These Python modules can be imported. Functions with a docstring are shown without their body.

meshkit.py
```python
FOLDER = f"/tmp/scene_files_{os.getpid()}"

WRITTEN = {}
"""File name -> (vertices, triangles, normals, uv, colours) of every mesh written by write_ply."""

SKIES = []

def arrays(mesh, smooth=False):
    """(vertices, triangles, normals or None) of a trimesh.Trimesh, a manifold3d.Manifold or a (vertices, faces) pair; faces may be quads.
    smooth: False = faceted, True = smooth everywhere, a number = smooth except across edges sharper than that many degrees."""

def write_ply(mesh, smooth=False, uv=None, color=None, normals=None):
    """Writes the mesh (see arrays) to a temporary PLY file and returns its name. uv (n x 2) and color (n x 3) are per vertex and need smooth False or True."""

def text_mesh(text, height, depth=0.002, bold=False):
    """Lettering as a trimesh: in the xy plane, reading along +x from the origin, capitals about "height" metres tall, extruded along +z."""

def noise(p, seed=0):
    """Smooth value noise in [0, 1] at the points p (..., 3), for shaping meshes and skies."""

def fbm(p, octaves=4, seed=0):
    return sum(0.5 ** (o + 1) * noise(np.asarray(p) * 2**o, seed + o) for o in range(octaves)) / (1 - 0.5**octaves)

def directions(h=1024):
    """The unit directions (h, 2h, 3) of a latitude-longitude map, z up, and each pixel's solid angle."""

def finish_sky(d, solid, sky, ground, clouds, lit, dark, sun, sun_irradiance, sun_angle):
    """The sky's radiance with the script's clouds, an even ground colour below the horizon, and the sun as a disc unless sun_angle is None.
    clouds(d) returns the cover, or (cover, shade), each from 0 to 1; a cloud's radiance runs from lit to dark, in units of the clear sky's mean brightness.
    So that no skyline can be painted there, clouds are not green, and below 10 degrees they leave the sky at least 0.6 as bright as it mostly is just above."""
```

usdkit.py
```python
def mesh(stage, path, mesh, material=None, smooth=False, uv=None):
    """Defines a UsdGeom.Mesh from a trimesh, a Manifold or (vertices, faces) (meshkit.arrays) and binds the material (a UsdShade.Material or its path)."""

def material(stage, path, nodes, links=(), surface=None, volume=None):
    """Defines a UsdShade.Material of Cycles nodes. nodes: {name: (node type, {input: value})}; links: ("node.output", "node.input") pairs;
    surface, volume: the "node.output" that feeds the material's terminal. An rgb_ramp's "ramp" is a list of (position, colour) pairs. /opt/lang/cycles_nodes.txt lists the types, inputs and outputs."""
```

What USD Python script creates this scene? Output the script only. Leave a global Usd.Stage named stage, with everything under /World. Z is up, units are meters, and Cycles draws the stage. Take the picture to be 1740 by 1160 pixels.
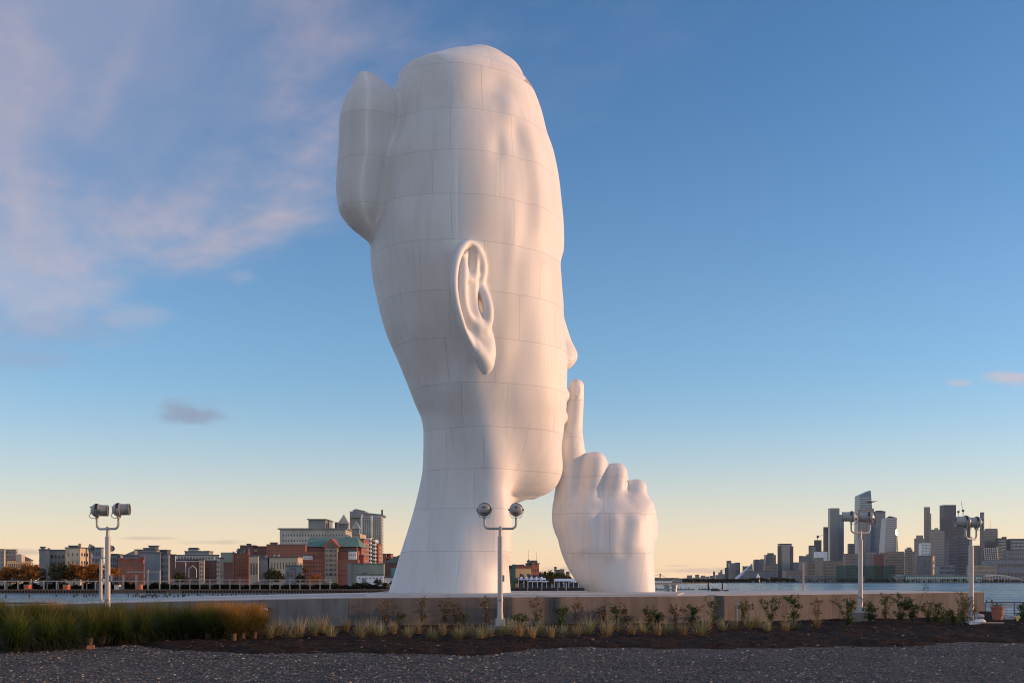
import math
import random
import time

import numpy as np
import trimesh
import usdkit
import meshkit
from pxr import Gf, Sdf, Usd, UsdGeom, UsdLux, UsdShade, Vt

stage = Usd.Stage.CreateInMemory()
UsdGeom.SetStageUpAxis(stage, UsdGeom.Tokens.z)
UsdGeom.SetStageMetersPerUnit(stage, 1.0)
UsdGeom.Xform.Define(stage, "/World")
UsdGeom.Scope.Define(stage, "/World/Looks")

# ---------------------------------------------------------------- camera, sky, sun, exposure
EXPOSURE = 0.72
SUN_ELEV = math.radians(7.0)
SUN_AZ = math.atan2(0.993, 0.03)                  # atan2(x, y): low on the right, level with the statue
SUN_DIR = np.array([math.sin(SUN_AZ) * math.cos(SUN_ELEV), math.cos(SUN_AZ) * math.cos(SUN_ELEV), math.sin(SUN_ELEV)])
SUN_INTENSITY = 0.72
SUN_COLOR = (1.0, 0.57, 0.31)
SKY_STRENGTH = 0.15
HORIZON_AIR = (5.2, 3.25, 1.65)                    # colours of air and cloud, in the sky texture's units
PALE_AIR = (2.35, 3.2, 3.5)
CLOUD_LIT, CLOUD_SHADE, CLOUD_GREY, CLOUD_LOW = (2.8, 2.15, 2.1), (1.35, 1.5, 2.1), (1.15, 1.35, 1.85), (2.4, 1.95, 1.6)

cam = UsdGeom.Camera.Define(stage, "/World/camera")
cam.AddTranslateOp().Set(Gf.Vec3d(0, 0, 1.8))
cam.AddRotateXOp().Set(90.0)
cam.CreateHorizontalApertureAttr(36.0)
cam.CreateFocalLengthAttr(36.0 * 1700.0 / 1740.0)
cam.CreateVerticalApertureOffsetAttr(36.0 * (986.0 - 580.0) / 1740.0)
cam.CreateClippingRangeAttr(Gf.Vec2f(0.1, 60000.0))
cam.CreateExposureAttr(EXPOSURE)


def pix_dir(px, py):
    d = np.array([(px - 870) / 1700.0, 1.0, (986 - py) / 1700.0])
    return d / np.linalg.norm(d)


def build_sky():
    nodes = {"tc": ("texture_coordinate", {}), "sky": ("sky_texture", {"sky_type": "single_scattering", "sun_disc": False, "sun_elevation": SUN_ELEV, "sun_rotation": SUN_AZ, "altitude": 10.0, "air_density": 1.0, "aerosol_density": 0.0, "ozone_density": 4.0}),
             "bg": ("background_shader", {"strength": SKY_STRENGTH})}
    links, last = [], "sky.color"

    cnt = [0]

    def node(kind, ins, **val):
        n = f"n{cnt[0]}"
        cnt[0] += 1
        nodes[n] = (kind, dict(val))
        for k, src in ins.items():
            if isinstance(src, str):
                links.append((src, f"{n}.{k}"))
            else:
                nodes[n][1][k] = src
        return n

    def op(t, a, b=0.5, c=0.0):
        return node("math", {"value1": a, "value2": b, "value3": c}, math_type=t) + ".value"

    def step(x, a, b):
        return node("map_range", {"value": x}, range_type="smoothstep", from_min=a, from_max=b, to_min=0.0, to_max=1.0, clamp=True) + ".result"

    def mixed(fac, a, b):
        return node("mix_color", {"fac": fac, "a": a, "b": b}, blend_type="mix") + ".result"

    sep = node("separate_xyz", {"vector": "tc.generated"})
    dx, dy, dz = sep + ".x", sep + ".y", sep + ".z"
    up = op("maximum", dz, 0.02)
    # warm air along the horizon, the same all round
    last = mixed(op("multiply", op("power", op("maximum", op("subtract", 1.0, op("multiply", op("absolute", dz), 1.9)), 0.0), 2.0), 0.45), last, PALE_AIR)
    last = mixed(op("multiply", op("power", op("maximum", op("subtract", 1.0, op("multiply", op("absolute", dz), 4.6)), 0.0), 2.3), 0.8), last, HORIZON_AIR)
    # a high layer of cloud: coordinates in the layer's plane
    cx, cy = op("divide", dx, up), op("divide", dy, up)
    # along and across the streaks
    a = op("add", op("multiply", cx, -0.5), op("multiply", cy, 0.866))
    b = op("add", op("multiply", cx, 0.866), op("multiply", cy, 0.5))
    vec = node("combine_xyz", {"x": op("multiply", a, 0.42), "y": b, "z": 0.0}) + ".vector"
    n1 = node("noise_texture", {"vector": vec}, scale=1.9, detail=7.0, roughness=0.52, distortion=0.35) + ".fac"
    vec2 = node("combine_xyz", {"x": op("multiply", a, 0.33), "y": b, "z": 3.7}) + ".vector"
    n2 = node("noise_texture", {"vector": vec2}, scale=2.2, detail=4.0, roughness=0.5, distortion=0.2) + ".fac"
    vec3 = node("combine_xyz", {"x": cx, "y": cy, "z": 8.1}) + ".vector"
    n3 = node("noise_texture", {"vector": vec3}, scale=5.0, detail=6.0, roughness=0.6) + ".fac"
    edge = op("subtract", 1.55, op("add", cx, op("multiply", cy, 0.75)))
    edge = op("add", edge, op("multiply", op("subtract", n1, 0.5), 1.9))
    edge = op("add", edge, op("multiply", op("subtract", n3, 0.5), 0.5))
    cover = op("multiply", step(edge, -0.12, 0.75), step(dz, 0.12, 0.34))
    cover = op("multiply", cover, op("add", 0.45, op("multiply", step(n1, 0.25, 0.72), 0.5)))
    tone = step(op("add", n2, op("multiply", op("subtract", n3, 0.5), 0.16)), 0.44, 0.66)
    cloud = mixed(tone, CLOUD_SHADE, CLOUD_LIT)
    last = mixed(op("multiply", cover, 0.82), last, cloud)
    # small low clouds, each a soft patch in its own direction
    gx, gy = op("divide", dx, op("maximum", dy, 0.05)), op("divide", dz, op("maximum", dy, 0.05))
    nz = node("noise_texture", {"vector": node("combine_xyz", {"x": op("multiply", gx, 0.4), "y": gy, "z": 1.0}) + ".vector"}, scale=45.0, detail=6.0, roughness=0.6) + ".fac"
    for px, py, w, h, amount, color in ((315, 700, 66, 27, 0.75, CLOUD_GREY), (345, 706, 50, 20, 0.4, CLOUD_GREY), (1715, 640, 62, 17, 0.6, CLOUD_LIT), (1630, 650, 30, 9, 0.35, CLOUD_LIT), (230, 540, 90, 26, 0.22, CLOUD_LIT), (412, 471, 36, 18, 0.15, CLOUD_LIT), (90, 560, 160, 40, 0.3, CLOUD_SHADE), (40, 610, 120, 22, 0.3, CLOUD_SHADE),
                                        (250, 914, 60, 4.5, 0.6, CLOUD_LOW), (370, 921, 70, 6, 0.55, CLOUD_LOW), (1180, 969, 120, 7, 0.65, CLOUD_LOW), (960, 967, 70, 7, 0.6, CLOUD_LOW), (50, 938, 90, 7, 0.65, CLOUD_LOW), (1150, 961, 35, 2.5, 0.5, CLOUD_LOW)):
        u, v = (px - 870) / 1700.0, (986 - py) / 1700.0
        r = op("sqrt", op("add", op("power", op("divide", op("subtract", gx, u), w / 1700.0), 2.0), op("power", op("divide", op("subtract", gy, v), h / 1700.0), 2.0)))
        m = op("add", op("subtract", 1.0, r), op("multiply", op("subtract", nz, 0.5), 1.7))
        m = op("multiply", op("multiply", step(m, 0.0, 0.8), amount), step(dy, 0.05, 0.2))
        last = mixed(m, last, color)
    links.append((last, "bg.color"))
    mat = usdkit.material(stage, "/World/Looks/sky_look", nodes, links, surface="bg.background")
    dome = UsdLux.DomeLight.Define(stage, "/World/sky")
    dome.CreateIntensityAttr(1.0)
    UsdShade.MaterialBindingAPI.Apply(dome.GetPrim()).Bind(mat)
    dome.GetPrim().SetCustomDataByKey("kind", "structure")


build_sky()
sun = UsdLux.DistantLight.Define(stage, "/World/sun")
sun.CreateIntensityAttr(SUN_INTENSITY)
sun.CreateAngleAttr(0.35)
sun.CreateNormalizeAttr(True)
sun.CreateColorAttr(Gf.Vec3f(*SUN_COLOR))
sun.AddTransformOp().Set(Gf.Matrix4d().SetRotate(Gf.Rotation(Gf.Vec3d(0, 0, 1), Gf.Vec3d(*map(float, SUN_DIR)))))


# ---------------------------------------------------------------- helpers
MATS = {}
TAKEN = {}
ORIGIN = {}


def look(name, color, rough=0.8, color2=None, scale=3.0, bump=0.0, bscale=None, detail=4.0, stretch=(1, 1, 1), obj=False, dist=0.05, **more):
    """A principled material, mottled between two colours by noise, with an optional bump; the noise follows the object if obj."""
    if name in MATS:
        return MATS[name]
    n = {"p": ("principled_bsdf", {"roughness": rough, **more})}
    l = []
    if color2 is None and not bump:
        n["p"][1]["base_color"] = color
    else:
        src = "g.position"
        n["g"] = ("geometry", {})
        if obj:
            n["t"] = ("texture_coordinate", {})
            src = "t.object"
        n["m"] = ("mapping", {"mapping_type": "point", "scale": stretch})
        l.append((src, "m.vector"))
        n["z"] = ("noise_texture", {"scale": scale, "detail": detail, "roughness": 0.6})
        l.append(("m.vector", "z.vector"))
        if color2 is None:
            n["p"][1]["base_color"] = color
        else:
            n["r"] = ("rgb_ramp", {"ramp": [(0.0, color), (0.35, color), (0.65, color2), (1.0, color2)]})
            l += [("z.fac", "r.fac"), ("r.color", "p.base_color")]
        if bump:
            n["z2"] = ("noise_texture", {"scale": bscale or scale * 4, "detail": 5.0, "roughness": 0.6})
            n["b"] = ("bump", {"strength": bump, "distance": dist})
            l += [("m.vector", "z2.vector"), ("z2.fac", "b.height"), ("b.normal", "p.normal")]
    MATS[name] = usdkit.material(stage, "/World/Looks/" + name, n, l, surface="p.BSDF")
    return MATS[name]


def free(parent, name):
    k = TAKEN.get((parent, name), 0)
    TAKEN[(parent, name)] = k + 1
    return f"{parent}/{name}" + (f"_{k:03d}" if k else "")


def tag(prim, label=None, cat=None, group=None, kind=None):
    for key, val in (("label", label), ("category", cat), ("group", group), ("kind", kind)):
        if val:
            prim.SetCustomDataByKey(key, val)
    return prim


def thing(name, label, cat, loc=(0, 0, 0), rz=0.0, group=None, scale=None):
    path = free("/World", name)
    x = UsdGeom.Xform.Define(stage, path)
    x.AddTranslateOp().Set(Gf.Vec3d(*map(float, loc)))
    if rz:
        x.AddRotateZOp().Set(math.degrees(rz))
    if scale is not None:
        x.AddScaleOp().Set(Gf.Vec3f(*((scale,) * 3 if np.ndim(scale) == 0 else scale)))
    ORIGIN[path] = np.array(loc, float)
    return tag(x.GetPrim(), label, cat, group)


def copy_of(proto, label, loc, rz=0.0, scale=None, group=None):
    name = proto.GetName().rstrip("0123456789").rstrip("_")
    p = thing(name, label, proto.GetCustomDataByKey("category"), loc, rz, group or proto.GetCustomDataByKey("group"), scale)
    p.GetReferences().AddInternalReference(proto.GetPath())
    p.SetInstanceable(True)
    return p


class MB:
    """Collects shapes that make up ONE part."""

    def __init__(self):
        self.v, self.f, self.n = [], [], 0

    def add(self, v, f):
        f = np.asarray(f, int)
        if f.shape[1] == 4:
            f = np.vstack([f[:, [0, 1, 2]], f[:, [0, 2, 3]]])
        self.v.append(np.asarray(v, float))
        self.f.append(f + self.n)
        self.n += len(v)
        return self

    def box(self, lo, hi):
        v = np.array([[(lo, hi)[i][0], (lo, hi)[j][1], (lo, hi)[k][2]] for i in (0, 1) for j in (0, 1) for k in (0, 1)], float)
        return self.add(v, BOXF)

    def obox(self, o, a, b, c):
        """A box from a corner and three edge vectors (right-handed)."""
        o, a, b, c = (np.asarray(t, float) for t in (o, a, b, c))
        v = np.array([o + i * a + j * b + k * c for i in (0, 1) for j in (0, 1) for k in (0, 1)])
        f = BOXF if np.dot(np.cross(a, b), c) > 0 else [q[::-1] for q in BOXF]
        return self.add(v, f)

    def cyl(self, p, q, r0, r1=None, n=12, caps=True):
        p, q = np.asarray(p, float), np.asarray(q, float)
        r1 = r0 if r1 is None else r1
        return self.tube([p, q], [r0, r1], n, caps)

    def tube(self, pts, radii, n=10, caps=True):
        p = np.asarray(pts, float)
        radii = np.broadcast_to(radii, (len(p),))
        t = np.gradient(p, axis=0)
        t /= np.linalg.norm(t, axis=1, keepdims=True) + 1e-12
        ref = np.array([0, 0, 1.0]) if abs(t[0][2]) < 0.9 else np.array([1.0, 0, 0])
        rings = []
        a = np.cross(t[0], ref)
        a /= np.linalg.norm(a)
        for i in range(len(p)):
            a = a - t[i] * (a @ t[i])
            a /= np.linalg.norm(a) + 1e-12
            b = np.cross(t[i], a)
            g = np.arange(n) * 2 * np.pi / n
            rings.append(p[i] + radii[i] * (np.cos(g)[:, None] * a + np.sin(g)[:, None] * b))
        v = np.vstack(rings)
        f = [[i * n + j, i * n + (j + 1) % n, (i + 1) * n + (j + 1) % n, (i + 1) * n + j] for i in range(len(p) - 1) for j in range(n)]
        f = np.array(f)
        f3 = np.vstack([f[:, [0, 1, 2]], f[:, [0, 2, 3]]])
        if caps:
            m = (len(p) - 1) * n
            f3 = np.vstack([f3, [[0, j + 1, j] for j in range(1, n - 1)], [[m, m + j, m + j + 1] for j in range(1, n - 1)]])
        return self.add(v, f3)

    def lathe(self, prof, c=(0, 0, 0), n=16, axis=None):
        """prof: (radius, height) pairs turned about z, or about the given axis."""
        z = np.array([0, 0, 1.0]) if axis is None else np.asarray(axis, float) / np.linalg.norm(axis)
        x = np.cross(z, [0.3, 1, 0.1])
        x /= np.linalg.norm(x)
        y = np.cross(z, x)
        g = np.arange(n) * 2 * np.pi / n
        v = np.vstack([np.asarray(c) + h * z + r * (np.cos(g)[:, None] * x + np.sin(g)[:, None] * y) for r, h in prof])
        f = [[i * n + j, i * n + (j + 1) % n, (i + 1) * n + (j + 1) % n, (i + 1) * n + j] for i in range(len(prof) - 1) for j in range(n)]
        return self.add(v, f)

    def prism(self, poly, z0, z1):
        """Upright prism over a convex or star-shaped outline given counter-clockwise."""
        p = np.asarray(poly, float)
        n = len(p)
        z0, z1 = np.broadcast_to(z0, n), np.broadcast_to(z1, n)
        v = np.vstack([np.c_[p, z0], np.c_[p, z1], [[*p.mean(0), z0.mean()], [*p.mean(0), z1.mean()]]])
        f = []
        for i in range(n):
            j = (i + 1) % n
            f += [[i, j, n + j], [i, n + j, n + i], [2 * n, j, i], [2 * n + 1, n + i, n + j]]
        return self.add(v, f)

    def build(self, name, mat, parent=None, smooth=False, label=None, cat=None, kind=None, group=None):
        base = "/World" if parent is None else str(parent.GetPath())
        v, f = np.vstack(self.v), np.vstack(self.f)
        o = ORIGIN.get(base)
        path = free(base, name)
        if parent is not None:
            ORIGIN[path] = ORIGIN.get(base, np.zeros(3))
            v = v - ORIGIN[path]
        m = usdkit.mesh(stage, path, (v, f), mat, smooth=smooth)
        return tag(m.GetPrim(), label, cat, group, kind)


BOXF = [[0, 1, 3, 2], [4, 6, 7, 5], [0, 4, 5, 1], [2, 3, 7, 6], [0, 2, 6, 4], [1, 5, 7, 3]]
kx = lambda px: (px - 870) / 1700.0
X = lambda px, d: kx(px) * d
Z = lambda py, d: 1.8 + (986 - py) * d / 1700.0
# ---------------------------------------------------------------- the colossal head and hand (implicit surfaces cut into panels)
F_PX, HOR, CAM_Z = 1700.0, 986.0, 1.8
PSI = math.radians(25.0)
FX, FY = math.cos(PSI), math.sin(PSI)          # the way the face looks
SX, SY = math.sin(PSI), -math.cos(PSI)         # the side of the head that is towards the land
PLAT = 1.15
AXD = 50.0
CZ = lambda y, d: CAM_Z + (HOR - np.asarray(y, float)) * d / F_PX
CX = lambda x, d: (np.asarray(x, float) - 870.0) * d / F_PX


def smin(a, b, k):
    h = np.maximum(k - np.abs(a - b), 0.0) / k
    return np.minimum(a, b) - h * h * k * 0.25


def smax(a, b, k):
    return -smin(-a, -b, k)


class Field:
    """An implicit surface sampled on a grid; features are blended in only where they reach."""

    def __init__(self, lo, hi, h):
        self.lo, self.h = np.array(lo, float), h
        self.n = np.ceil((np.array(hi) - self.lo) / h).astype(int) + 1
        self.ax = [(self.lo[k] + h * np.arange(self.n[k])).astype(np.float32) for k in range(3)]
        self.v = np.full(self.n, 9.0, np.float32)

    def box(self, lo, hi):
        s = []
        for k in range(3):
            a = max(0, int((lo[k] - self.lo[k]) / self.h))
            b = min(self.n[k], int((hi[k] - self.lo[k]) / self.h) + 2)
            s.append(slice(a, max(a, b)))
        return tuple(s)

    def grid(self, s):
        return (self.ax[0][s[0]][:, None, None], self.ax[1][s[1]][None, :, None], self.ax[2][s[2]][None, None, :])

    def blend(self, fn, lo, hi, k, sub=False):
        s = self.box(np.array(lo) - k - 0.3, np.array(hi) + k + 0.3)
        x, y, z = self.grid(s)
        d = fn(x, y, z)
        self.v[s] = smax(self.v[s], -d, k) if sub else smin(self.v[s], d, k)

    def capsule(self, p, q, r0, r1, k, sub=False):
        p, q = np.array(p, float), np.array(q, float)
        e = q - p
        L2 = float(e @ e) + 1e-9

        def fn(x, y, z):
            t = np.clip(((x - p[0]) * e[0] + (y - p[1]) * e[1] + (z - p[2]) * e[2]) / L2, 0, 1)
            return np.sqrt((x - p[0] - t * e[0]) ** 2 + (y - p[1] - t * e[1]) ** 2 + (z - p[2] - t * e[2]) ** 2) - (r0 + (r1 - r0) * t)
        m = max(r0, r1)
        self.blend(fn, np.minimum(p, q) - m, np.maximum(p, q) + m, k, sub)

    def chain(self, pts, k, sub=False):
        for a, b in zip(pts[:-1], pts[1:]):
            self.capsule(a[:3], b[:3], a[3], b[3], k, sub)

    def spline(self, pts, k, sub=False, n=5):
        from scipy.interpolate import PchipInterpolator as P
        p = np.array(pts, float)
        t = np.concatenate([[0], np.cumsum(np.linalg.norm(np.diff(p[:, :3], axis=0), axis=1))])
        u = np.linspace(0, t[-1], n * (len(p) - 1) + 1)
        from scipy.interpolate import CubicSpline as C
        q = np.c_[C(t, p[:, :3])(u), P(t, p[:, 3])(u)]
        e = q[1:, :3] - q[:-1, :3]
        m = q[:, 3].max()

        def fn(x, y, z):
            d = None
            for a, b in zip(q[:-1], q[1:]):
                ee = b[:3] - a[:3]
                h = np.clip(((x - a[0]) * ee[0] + (y - a[1]) * ee[1] + (z - a[2]) * ee[2]) / float(ee @ ee), 0, 1)
                c = np.sqrt((x - a[0] - h * ee[0]) ** 2 + (y - a[1] - h * ee[1]) ** 2 + (z - a[2] - h * ee[2]) ** 2) - (a[3] + (b[3] - a[3]) * h)
                d = c if d is None else np.minimum(d, c)
            return d
        self.blend(fn, q[:, :3].min(0) - m, q[:, :3].max(0) + m, k, sub)

    def ellipsoid(self, c, r, k, sub=False, rot=PSI, tilt=0.0):
        """r: half axes along the rotated x, the rotated y and z; tilt leans the z axis towards the rotated x."""
        ca, sa, ct, st = math.cos(rot), math.sin(rot), math.cos(tilt), math.sin(tilt)

        def fn(x, y, z):
            u0, v, w0 = (x - c[0]) * ca + (y - c[1]) * sa, -(x - c[0]) * sa + (y - c[1]) * ca, z - c[2]
            u, w = u0 * ct - w0 * st, u0 * st + w0 * ct
            a = np.sqrt((u / r[0]) ** 2 + (v / r[1]) ** 2 + (w / r[2]) ** 2)
            b = np.sqrt((u / r[0] ** 2) ** 2 + (v / r[1] ** 2) ** 2 + (w / r[2] ** 2) ** 2) + 1e-6
            return a * (a - 1) / b
        m = max(r)
        self.blend(fn, np.array(c) - m, np.array(c) + m, k, sub)

    def loft(self, z, cx, cy, a, b, k, power=2.0, rot=PSI):
        """Elliptic slices: a along the face's direction, b across it."""
        zz = self.ax[2]
        from scipy.interpolate import PchipInterpolator as P
        o = np.argsort(z)
        z = np.array(z)[o]
        g = [P(z, np.array(t)[o])(np.clip(zz, z[0], z[-1])).astype(np.float32)[None, None, :] for t in (cx, cy, a, b)]
        x, y, _ = self.grid((slice(None),) * 3)
        cr, sr = math.cos(rot), math.sin(rot)
        u, v = (x - g[0]) * cr + (y - g[1]) * sr, (x - g[0]) * sr - (y - g[1]) * cr
        au, bv = np.abs(u / g[2]), np.abs(v / g[3])
        e = ((au ** power + bv ** power) ** (1 / power) - 1) * np.minimum(g[2], g[3])
        out = np.maximum(z[0] - zz, zz - z[-1])[None, None, :]
        e = np.where(out > 0, np.sqrt(np.maximum(e, 0) ** 2 + np.maximum(out, 0) ** 2) + 0.0 * e, e)
        self.v = smin(self.v, e.astype(np.float32), k)

    def swell(self, amount, ang, sa, z0, sz, lean, c):
        """A soft dent (amount > 0) or swelling round the axis c: ang and sa in radians, leaning with height."""
        s = self.box((-1e9, -1e9, z0 - 2.6 * sz), (1e9, 1e9, z0 + 2.6 * sz))
        x, y, z = self.grid(s)
        t = np.arctan2(y - c[1], x - c[0])
        w = (t - ang - lean * (z - z0) + math.pi) % (2 * math.pi) - math.pi
        self.v[s] += amount * np.exp(-(w / sa) ** 2 - ((z - z0) / sz) ** 2)

    def surface(self):
        """Surface nets, then two Newton steps on to the surface."""
        v = self.v
        for k in range(3):
            for e in (0, -1):
                i = [slice(None)] * 3
                i[k] = e
                v[tuple(i)] = np.maximum(v[tuple(i)], 0.05)
        inside = v < 0
        acc = [np.zeros(np.array(v.shape) - 1, np.float32) for _ in range(3)]
        cnt = np.zeros(np.array(v.shape) - 1, np.float32)
        sh = v.shape
        corner = lambda dx, dy, dz: (slice(dx, sh[0] - 1 + dx), slice(dy, sh[1] - 1 + dy), slice(dz, sh[2] - 1 + dz))
        count = sum(inside[corner(*d)].astype(np.int8) for d in np.ndindex(2, 2, 2))
        act = np.argwhere((count > 0) & (count < 8))
        idx = np.full(np.array(sh) - 1, -1, np.int32)
        idx[tuple(act.T)] = np.arange(len(act))
        pos, num = np.zeros((len(act), 3)), np.zeros(len(act))
        for axis in range(3):
            for o in np.ndindex(2, 2):
                d0 = np.insert(np.array(o), axis, 0)
                d1 = np.insert(np.array(o), axis, 1)
                a, b = v[tuple((act + d0).T)], v[tuple((act + d1).T)]
                m = (a < 0) != (b < 0)
                t = np.where(m, a / np.where(m, a - b, 1), 0)
                pos[m] += d0 + t[m, None] * (d1 - d0)
                num[m] += 1
        pts = (act + pos / num[:, None])
        quads = []
        for axis in range(3):
            a0 = [slice(1, -1)] * 3
            a0[axis] = slice(0, -1)
            a1 = list(a0)
            a1[axis] = slice(1, None)
            A, B = inside[tuple(a0)], inside[tuple(a1)]
            e = np.argwhere(A != B)
            off = np.ones(3, int)
            off[axis] = 0
            e = e + off
            flip = inside[tuple(e.T)]
            p, q = [(1, 2), (2, 0), (0, 1)][axis]
            c = []
            for s, t in ((-1, -1), (0, -1), (0, 0), (-1, 0)):
                f = e.copy()
                f[:, p] += s
                f[:, q] += t
                c.append(idx[tuple(f.T)])
            c = np.stack(c, 1)
            c[~flip] = c[~flip][:, ::-1]
            quads.append(c)
        quads = np.vstack(quads)
        for _ in range(2):
            val, g = self.sample(pts)
            pts = pts - np.clip(val / self.h, -0.5, 0.5)[:, None] * g
        return self.lo + pts * self.h, np.vstack([quads[:, [0, 1, 2]], quads[:, [0, 2, 3]]])

    def sample(self, pts):
        from scipy.ndimage import map_coordinates as mc
        val = mc(self.v, pts.T, order=1, mode="nearest")
        g = np.stack([mc(self.v, (pts + d).T, order=1, mode="nearest") - mc(self.v, (pts - d).T, order=1, mode="nearest") for d in np.eye(3)], 1)
        return val, g / (np.linalg.norm(g, axis=1, keepdims=True) + 1e-9)

    def normals(self, world):
        return self.sample((world - self.lo) / self.h)


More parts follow.
